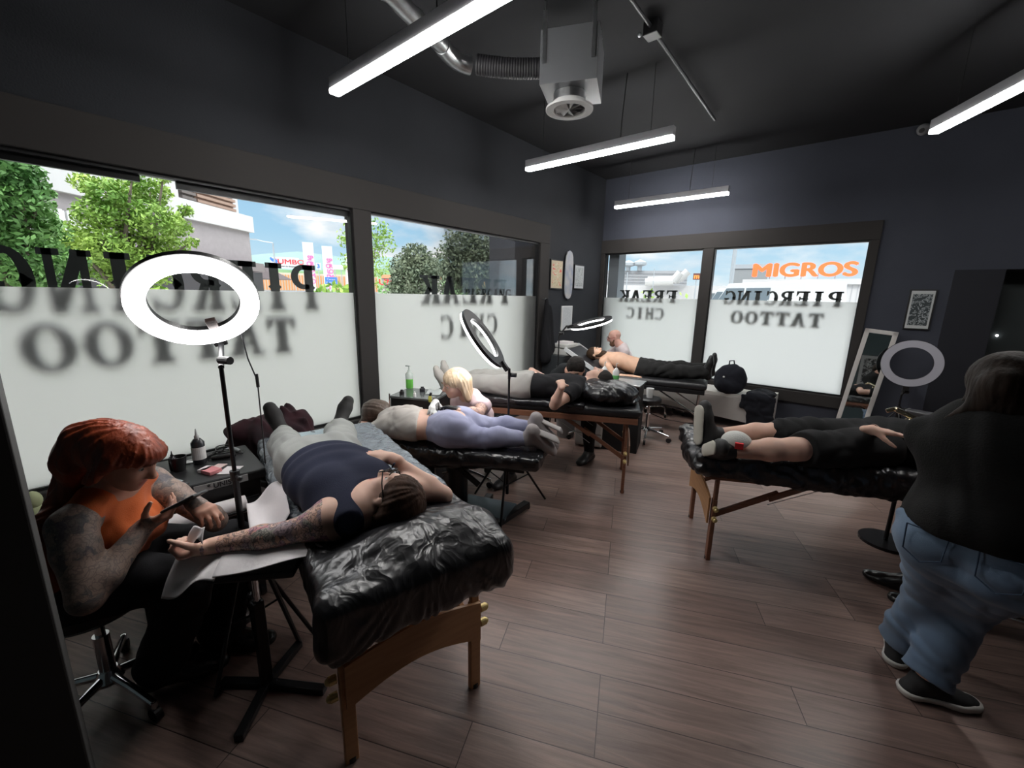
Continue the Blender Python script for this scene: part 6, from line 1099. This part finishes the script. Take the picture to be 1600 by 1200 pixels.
# ---- person in black bent over the middle table
def seated(label, hc, fwd, up, neck, chest, waist, pel, f, lat, eR, wR, eL, wL, kn, an, shirt, pants, hairm, skinm=M_SKIN, sleeve=.55, h=.0075, bald=False, beardm=None, glasses=None, gloves=None, shoe=M_BLACK, toe=(0, -.2, 0), s=1., hairx=None, seed=0, sw=.17, hide_head=False):
    hc, neck, chest, waist, pel, f, lat = map(V3, (hc, neck, chest, waist, pel, f, lat)); eR, wR, eL, wL = map(V3, (eR, wR, eL, wL)); hd = head_prims(hc, up, fwd, s)
    sR, sL = neck+lat*sw+A(0, 0, -.05), neck-lat*sw+A(0, 0, -.05); tor = torso(neck, chest, waist, pel, f, (.155*s, .14*s, .165*s)); lg = leg(pel+lat*.08, kn[0], an[0])+leg(pel-lat*.08, kn[1], an[1])
    h1 = hand_prims(wR, wR-eR+A(0, 0, -.02), (0, 0, -1), 1, s=.95); h2 = hand_prims(wL, wL-eL+A(0, 0, -.02), (0, 0, -1), -1, s=.95)
    root = mesh_sdf('person', tor+shoulders(sR, sL, neck, .055)+neckp(neck, hc, .055)+arm(sR, eR, wR, 1.08)+arm(sL, eL, wL, 1.08)+h1+h2+lg+hd[0], h, [skinm, gloves or skinm], sub=hd[1], colour=lambda P: np.where((np.linalg.norm(P-wR-nrm(wR-eR)*.08, axis=1) < .11) | (np.linalg.norm(P-wL-nrm(wL-eL)*.08, axis=1) < .11), 1, 0))
    tag_person(root, label)
    mesh_sdf('t_shirt', [p.grow(.014) for p in tor]+shoulders(sR, sL, neck, .066)+[Cone(sR, sR+(eR-sR)*sleeve, .070, .068, .03, cap=2), Cone(sL, sL+(eL-sL)*sleeve, .070, .068, .03, cap=2)], h+.001, shirt, root, sub=[Ell(neck+f*.06+A(0, 0, .07), (.07, .07, .06), None, .02)], disp=lambda P: wrinkle(P, .006, 18, seed))
    mesh_sdf('trousers', [p.grow(.015) for p in lg]+[tor[2].grow(.016)], h+.003, pants, root, cut=[(pel+(waist-pel)*.5, pel-waist)])
    for a_ in an: mesh_sdf('shoe', [p.grow(.007) for p in foot_prims(a_, V3(a_)+V3(toe), (0, 0, -1))], h, shoe, root, cut=[((0, 0, .003), (0, 0, 1))])
    L_, R = hd[3], hd[4]
    if not bald: mesh_sdf('hair', [Ell(L_(0, -.018, .038), (.088, .102, .088), R, .03)]+(hairx(L_, R) if hairx else []), h, hairm, root, sub=[Ell(L_(0, .108, -.045), (.074, .085, .095), R, .02)], disp=hairfn(hc, R[:, 2], .002))
    if beardm: mesh_sdf('beard', [Ell(L_(0, .055, -.088), (.045, .045, .042), R, .03), Cone(L_(.058, .02, -.03), L_(.03, .06, -.09), .014, .02, .03), Cone(L_(-.058, .02, -.03), L_(-.03, .06, -.09), .014, .02, .03), Cone(L_(.03, .078, -.045), L_(-.03, .078, -.045), .009, .009, .01)], h*.8, beardm, root, sub=[Ell(L_(0, .095, -.057), (.018, .02, .008), R, .005)])
    finish_head(hd, root, glasses=glasses, brow=M_BLACK); return root, hd
hb = A(*at(900, 578, 2, .97)); 
seated('person in black with dark hair bent low over the middle table', hb, (.25, -.72, -.65), (.1, -.5, .8), hb+A(-.10, .12, -.06), hb+A(-.18, .22, -.12), hb+A(-.22, .34, -.26), (-2.35, 4.22, .54) if False else hb+A(-.25, .40, -.42), (.1, -.6, -.75), (.95, .2, 0), hb+A(.12, -.02, -.20), hb+A(.10, -.22, -.10), hb+A(-.26, -.06, -.22), hb+A(-.08, -.24, -.10),
    [hb+A(.05, .20, -.44), hb+A(-.50, .18, -.44)], [hb+A(.06, .24, -.87), hb+A(-.5, .22, -.87)], cloth('black_tee', (.018, .020, .022)), cloth('black_jogger', (.015, .015, .016)), hair_mat('black_hair', (.012, .010, .010), (.03, .025, .022)), gloves=M_BLKGL, seed=23, hairx=lambda L_, R: [Ell(L_(0, -.11, .03), (.04, .04, .04), R, .02)])
hb7 = A(*at(960, 527, 1, 5.78))
seated('bald bearded person in a pale pink t-shirt working beside the far window', hb7, (-.72, -.42, -.50), (-.28, -.2, .92), hb7+A(.10, .05, -.15), hb7+A(.14, .07, -.31), hb7+A(.12, .10, -.50), hb7+A(.12, .12, -.64), nrm(A(-.7, -.55, -.2)), nrm(A(-.6, .75, 0)), hb7+A(-.28, .05, -.42), hb7+A(-.32, -.18, -.34), hb7+A(.16, -.25, -.42), hb7+A(-.06, -.35, -.34),
    [hb7+A(-.30, .0, -.62), hb7+A(.10, -.24, -.62)], [hb7+A(-.30, .05, -1.02), hb7+A(.12, -.2, -1.02)], cloth('pink_white_tee', (.62, .54, .55), col2=(.68, .60, .61)), cloth('black_jogger2', (.015, .015, .016)), None, skinm=skin('skin_pink', (.68, .40, .33)), bald=True, beardm=hair_mat('brown_beard', (.10, .05, .03), (.18, .09, .05)), glasses=mat('red_frames', (.30, .03, .03), .4), gloves=M_BLKGL, seed=24, sw=.21)

# ---- bearded person on the far table
def person_far():
    U = P6t; al, lat = A(*T6a, 0), A(-T6a[1], T6a[0], 0); f = A(0, 0, 1)
    hc = V3(at(931, 553, 1, 5.0)); hd = head_prims(hc, al*.85+A(0, 0, .5), A(0, 0, 1)-al*.55-lat*-.15)
    pel = V3(at(1003, 575, 1, 5.20)); neck = hc+(pel-hc)*.26+A(0, 0, -.01); chest = hc+(pel-hc)*.48; waist = hc+(pel-hc)*.80; lat = -lat if lat[1] > 0 else lat
    sN, sF = neck+lat*.19+A(0, 0, -.02), neck-lat*.19; eN = V3(at(962, 590, 1, 4.86)); wN = V3(at(990, 589, 1, 4.92)); eF = sF-al*.25+A(0, 0, -.05); wF = eF-al*.2
    kN, kF, aN, aF = V3(at(1050, 580, 1, 5.15)), V3(at(1050, 575, 1, 5.35)), V3(at(1098, 582, 1, 5.2)), V3(at(1104, 577, 1, 5.45))
    tor = torso(neck, chest, waist, pel, f, (.165, .15, .165), (.62, .64, .66)); lg = leg(pel+lat*.09, kN, aN)+leg(pel-lat*.09, kF, aF)
    root = mesh_sdf('person', tor+shoulders(sN, sF, neck, .06)+neckp(neck, hc, .056)+arm(sN, eN, wN, 1.1)+arm(sF, eF, wF, 1.1)+hand_prims(wN, -al+A(0, 0, 0), (0, 0, -1), 1)+hand_prims(wF, -al, (0, 0, -1), -1)+lg+hd[0], .008, [skin('skin_tan', (.58, .36, .25))], sub=hd[1])
    tag_person(root, 'shirtless dark-bearded person lying on the far table in black trousers')
    mesh_sdf('trousers', [p.grow(.026) for p in lg]+[tor[2].grow(.018), Cone(kN, aN, .07, .075, .03), Cone(kF, aF, .07, .075, .03)], .010, cloth('black_cargo', (.018, .018, .018)), root, cut=[(waist+(pel-waist)*.45, pel-waist)], disp=lambda P: wrinkle(P, .009, 18, 25))
    for a_ in (aN, aF): mesh_sdf('shoe', [p.grow(.008) for p in foot_prims(a_, a_+A(.05, 0, .2), -al*.9)], .009, M_BLACK, root)
    L_, R = hd[3], hd[4]; hm = hair_mat('dark_brown_short_hair', (.025, .015, .010), (.06, .035, .02)); mesh_sdf('hair', [Ell(L_(0, -.022, .036), (.084, .098, .086), R, .03)], .008, hm, root, sub=[Ell(L_(0, .108, -.045), (.078, .085, .10), R, .02)])
    mesh_sdf('beard', [Ell(L_(0, .060, -.09), (.055, .05, .06), R, .03), Cone(L_(.062, .0, -.02), L_(.035, .06, -.09), .018, .03, .03), Cone(L_(-.062, .0, -.02), L_(-.035, .06, -.09), .018, .03, .03)], .007, hm, root); finish_head(hd, root, brow=M_BLACK)
person_far()

# ---- person in black shorts on the right-hand table
def person_shorts():
    U = P9t; al, lat = A(*T9a, 0), A(T9a[1], -T9a[0], 0); f = A(0, 0, 1)
    aN, aF, kN, kF = V3(at(1130, 704, 2, .775)), V3(at(1112, 680, 2, .79)), V3(at(1240, 702, 2, .82)), V3(at(1215, 676, 2, .83))
    pel = U(.98, .06, .80); waist, chest, neck = U(1.15, .05, .82), U(1.36, .04, .82), U(1.54, .03, .83); hc = U(1.70, .03, .87); sN, sF = U(1.48, .22, .82), U(1.48, -.17, .82)
    eN, wN = U(1.32, .34, .79), U(1.44, .14, .93); wF = V3(at(1362, 672, 2, .955)); eF = U(1.20, -.28, .80)
    hd = head_prims(hc, al+A(0, 0, .1), A(0, 0, 1)); tor = torso(neck, chest, waist, pel, f, (.17, .155, .175), (.62, .66, .62)); lN, lF = leg(pel+lat*.10-al*.03, kN, aN, 1.12), leg(pel-lat*.10-al*.03, kF, aF, 1.12)
    hF = hand_prims(wF, V3(at(1402, 678, 2, .95))-wF, (0, 0, -1), 1, curl=(.12, .14, .16, .2), spread=.025, thumb=.6); dh = V3(at(1402, 678, 2, .95))-wF
    root = mesh_sdf('person', tor+shoulders(sN, sF, neck, .06)+neckp(neck, hc, .06)+arm(sN, eN, wN, 1.15)+arm(sF, eF, wF, 1.12)+hand_prims(wN, al*.2-lat, (0, 0, -1), -1)+hF+lN+lF+hd[0], .006, [M_SKIN2], sub=hd[1])
    tag_person(root, 'bare-legged person in black shorts and black trainers lying on the right-hand table')
    mesh_sdf('shorts', [p.grow(.016) for p in (lN[0], lF[0])]+[tor[2].grow(.014), Cone(pel+lat*.10, kN-(kN-pel)*.02, .125, .098, .03, cap=2), Cone(pel-lat*.10, kF, .120, .095, .03, cap=2)], .008, cloth('black_shorts', (.017, .017, .018)), root, cut=[(kN+(pel-kN)*.08, pel-kN)], disp=lambda P: wrinkle(P, .008, 16, 26))
    mesh_sdf('t_shirt', [p.grow(.014) for p in tor]+shoulders(sN, sF, neck, .07)+[Cone(sN, sN+(eN-sN)*.6, .074, .07, .03, cap=2), Cone(sF, sF+(eF-sF)*.6, .074, .07, .03, cap=2), Ell(U(1.10, .05, .87), (.17, .17, .09), R9, .05)], .009, cloth('black_tshirt', (.014, .014, .015)), root, cut=[(U(.95, 0, 0), al)], disp=lambda P: wrinkle(P, .008, 15, 27))
    M_TR = mat('black_trainer', (.018, .018, .019), .6, bump=.0006, bscale=300); M_SO = mat('cream_sole', (.50, .48, .42), .6)
    for a_, tt, ln in ((aN, aN+lat*.20+A(0, 0, .10), 'near'), (aF, aF+A(-.07, -.02, .25), 'far')):
        sn = nrm(-al*.95+lat*.10) if ln == 'near' else nrm(-al*.8+lat*.45+A(0, 0, .1)); s_ = mesh_sdf('trainer', [p.grow(.010) for p in foot_prims(a_, tt, sn, .86 if ln == 'near' else .98, .01)]+[Cone(a_, a_-(a_-(kN if ln == 'near' else kF))*.12, .050, .050, .02)], .006, M_TR, root)
        d_ = nrm((tt-a_)-sn*((tt-a_)@sn)); mesh_sdf('sole', [Cone(a_+sn*(.096 if ln == 'near' else .108)-d_*.03, a_+sn*(.098 if ln == 'near' else .112)+d_*(.11 if ln == 'near' else .15), .040, .043, .02, sn, .28)], .006, M_SO, s_)
    MB().ring(.030, .034, -.008, .008, 24, frame(wF+(eF-wF)*.12, *[Vv(c) for c in basis(wF-eF, (0, 0, 1)).T])).build('wristband', M_BLACK, root)
    mesh_sdf('hair', [Ell(hd[3](0, -.018, .038), (.086, .1, .086), hd[4], .03)], .009, hair_mat('black_hair', (.012, .010, .010), (.03, .025, .022)), root, sub=[Ell(hd[3](0, .108, -.045), (.074, .085, .095), hd[4], .02)]); finish_head(hd, root, brow=M_BLACK)
person_shorts()

# ---- standing person at the right edge
def person_standing():
    Z = lambda u, v, z: V3(at(u, v, 2, z)); fw = nrm(A(.35, .93, 0)); lat = nrm(A(.93, -.35, 0))
    aL = A(*at(1404, 1004, 2, .085)); aR = A(*at(1446, 1062, 2, .085)); hipc = Z(1532, 838, .86); hc = Z(1572, 612, 1.36); 
    kL, kR = Z(1456, 925, .47)+fw*.02, Z(1508, 940, .47)+fw*.03; pel = hipc; waist = pel+A(.02, .02, .16); chest = pel+(hc-pel)*.62+A(0, 0, -.02); neck = pel+(hc-pel)*.76; chest = chest-fw*.03
    hd = head_prims(hc, nrm(hc-neck)+fw*.1, fw*.9-A(0, 0, .45)+lat*-.2, .98); L_, R = hd[3], hd[4]
    sL, sR = neck-lat*.145+A(0, 0, -.085), neck+lat*.17+A(0, 0, -.05); eL = sL+fw*.20+lat*.02+A(0, 0, -.20); wL = eL+fw*.16+lat*.14+A(0, 0, -.02); eR = sR+fw*.10+lat*.08+A(0, 0, -.24); wR = eR+fw*.24-lat*.04
    tor = torso(neck, chest, waist, pel, fw, (.165, .155, .185), (.66, .70, .74)); bt = [Ell(pel-fw*.06+lat*s*.085+A(0, 0, -.05), (.105, .095, .11), None, .05) for s in (-1, 1)]
    lL, lR = leg(pel-lat*.09+A(0, 0, -.05), kL, aL, 1.12), leg(pel+lat*.09+A(0, 0, -.05), kR, aR, 1.12)
    root = mesh_sdf('person', tor+bt+shoulders(sL, sR, neck, .058)+neckp(neck, hc, .055)+arm(sL, eL, wL, 1.1)+arm(sR, eR, wR, 1.1)+hand_prims(wL, wL-eL, (0, 0, -1), 1)+hand_prims(wR, wR-eR, (0, 0, -1), -1)+lL+lR+hd[0], .0065, [M_SKIN], sub=hd[1])
    tag_person(root, 'dark-haired person in black top and blue jeans standing at the right edge, back turned')
    mesh_sdf('sweater', [p.grow(.024) for p in tor[:2]]+[Cone(waist, pel+A(0, 0, .0), .190, .222, .05, fw, .80), Ell(pel-fw*.09+A(0, 0, .06), (.15, .12, .10), None, .05)]+shoulders(sL, sR, neck, .075)+[Cone(sL, eL, .075, .062, .04), Cone(eL, wL, .068, .05, .03, cap=2), Cone(sR, eR, .085, .068, .04), Cone(eR, wR, .068, .05, .03, cap=2)], .009, cloth('black_knit', (.013, .013, .013), bump=.0015, bs=160), root, cut=[(pel+A(0, 0, .02), (0, 0, 1))], disp=lambda P: wrinkle(P, .008, 14, 28))
    mesh_sdf('jeans', [p.grow(.018) for p in bt]+[tor[2].grow(.016)]+[Cone(pel-lat*.09+A(0, 0, -.06), kL, .118, .090, .04), Cone(kL, aL+A(0, 0, .03), .084, .076, .04, cap=2), Cone(pel+lat*.09+A(0, 0, -.06), kR, .128, .094, .04), Cone(kR, aR+A(0, 0, .03), .088, .082, .04, cap=2)], .0065, cloth('blue_denim', (.11, .165, .25), col2=(.18, .25, .35), vs=3, bs=600), root, cut=[((0, 0, pel[2]+.09), (0, 0, -1))],
        sub=[Cone(pel-fw*.185+A(0, 0, .03), pel-fw*.16+A(0, 0, -.16), .010, .014, .02)], disp=lambda P: wrinkle(P, .007, 20, 29, (1, 1, 1.6)))
    bx_ = frame(pel-fw*.165-lat*.09+A(0, 0, -.03), Vv(lat), Vv(-fw), (0, 0, 1))
    for s, d0 in ((-1, .178), (1, .178)):
        c = pel-fw*d0+lat*s*.09+A(0, 0, -.025); MB().tube([c+lat*-.055+A(0, 0, .05), c+lat*.055+A(0, 0, .05), c+lat*.05+A(0, 0, -.04)+fw*-.006, c+A(0, 0, -.07)+fw*-.008, c+lat*-.05+A(0, 0, -.04)+fw*-.006, c+lat*-.055+A(0, 0, .05)], .0025, 6).build('pocket_seam', cloth('denim_seam', (.05, .08, .13)), root)
    M_VN = mat('black_canvas_slipon', (.016, .016, .017), .75); M_RIM = mat('white_rubber', (.60, .58, .55), .6)
    for a_, t_ in ((aL, aL+A(.02, .2, 0)), (aR, aR+A(.19, .09, 0))):
        s_ = mesh_sdf('slip_on_shoe', [p.grow(.006) for p in foot_prims(a_, t_, (0, 0, -1), .92, .0)], .006, M_VN, root, cut=[((0, 0, .024), (0, 0, 1))]); mesh_sdf('sole', [p.grow(.013) for p in foot_prims(a_, t_, (0, 0, -1), .92, .0)], .006, M_RIM, s_, cut=[((0, 0, .002), (0, 0, 1)), ((0, 0, .034), (0, 0, -1))])
    bun = [Ell(L_(0, -.020, .036), (.102, .118, .100), R, .03), Ell(L_(0, -.085, -.03), (.085, .065, .085), R, .04), Ell(L_(-.02, -.13, .0), (.05, .045, .05), R, .03), Cone(L_(-.05, -.09, -.06), L_(-.13, -.08, -.13), .03, .008, .03), Cone(L_(-.07, -.05, -.03), L_(-.12, -.03, -.10), .02, .006, .02)]
    mesh_sdf('hair', bun, .006, hair_mat('very_dark_hair', (.012, .008, .006), (.030, .020, .015), (26, 26, 5)), root, sub=[Ell(L_(0, .112, -.05), (.074, .085, .10), R, .02)], disp=hairfn(hc, R[:, 2], .0013, 90)); finish_head(hd, root, brow=M_BLACK)
person_standing()
# ---- seated person hidden behind the standing one (a shoe shows)
sp = A(.86, 3.02, 0)
seated('person in black seated behind the standing person, one shiny black shoe showing', (.72, 2.98, 1.16), (-.6, .45, -.5), (-.3, .2, .9), (.78, 2.96, 1.0), (.83, 2.96, .85), (.88, 3.0, .68), (.92, 3.02, .56), nrm(A(-.8, .5, -.2)), nrm(A(.5, .8, 0)), (.62, 3.22, .80), (.42, 3.30, .86), (.66, 2.80, .80), (.46, 2.98, .88),
    [A(.62, 3.30, .57), A(.60, 2.92, .57)], [A(*at(1425, 905, 2, .09)), A(.55, 2.95, .09)], cloth('black_tee2', (.016, .016, .017)), cloth('black_jogger3', (.015, .015, .016)), hair_mat('black_hair', (.012, .010, .010), (.03, .025, .022)), shoe=mat('black_patent', (.012, .012, .012), .25), toe=(-.2, .03, 0), seed=33, gloves=M_BLKGL)
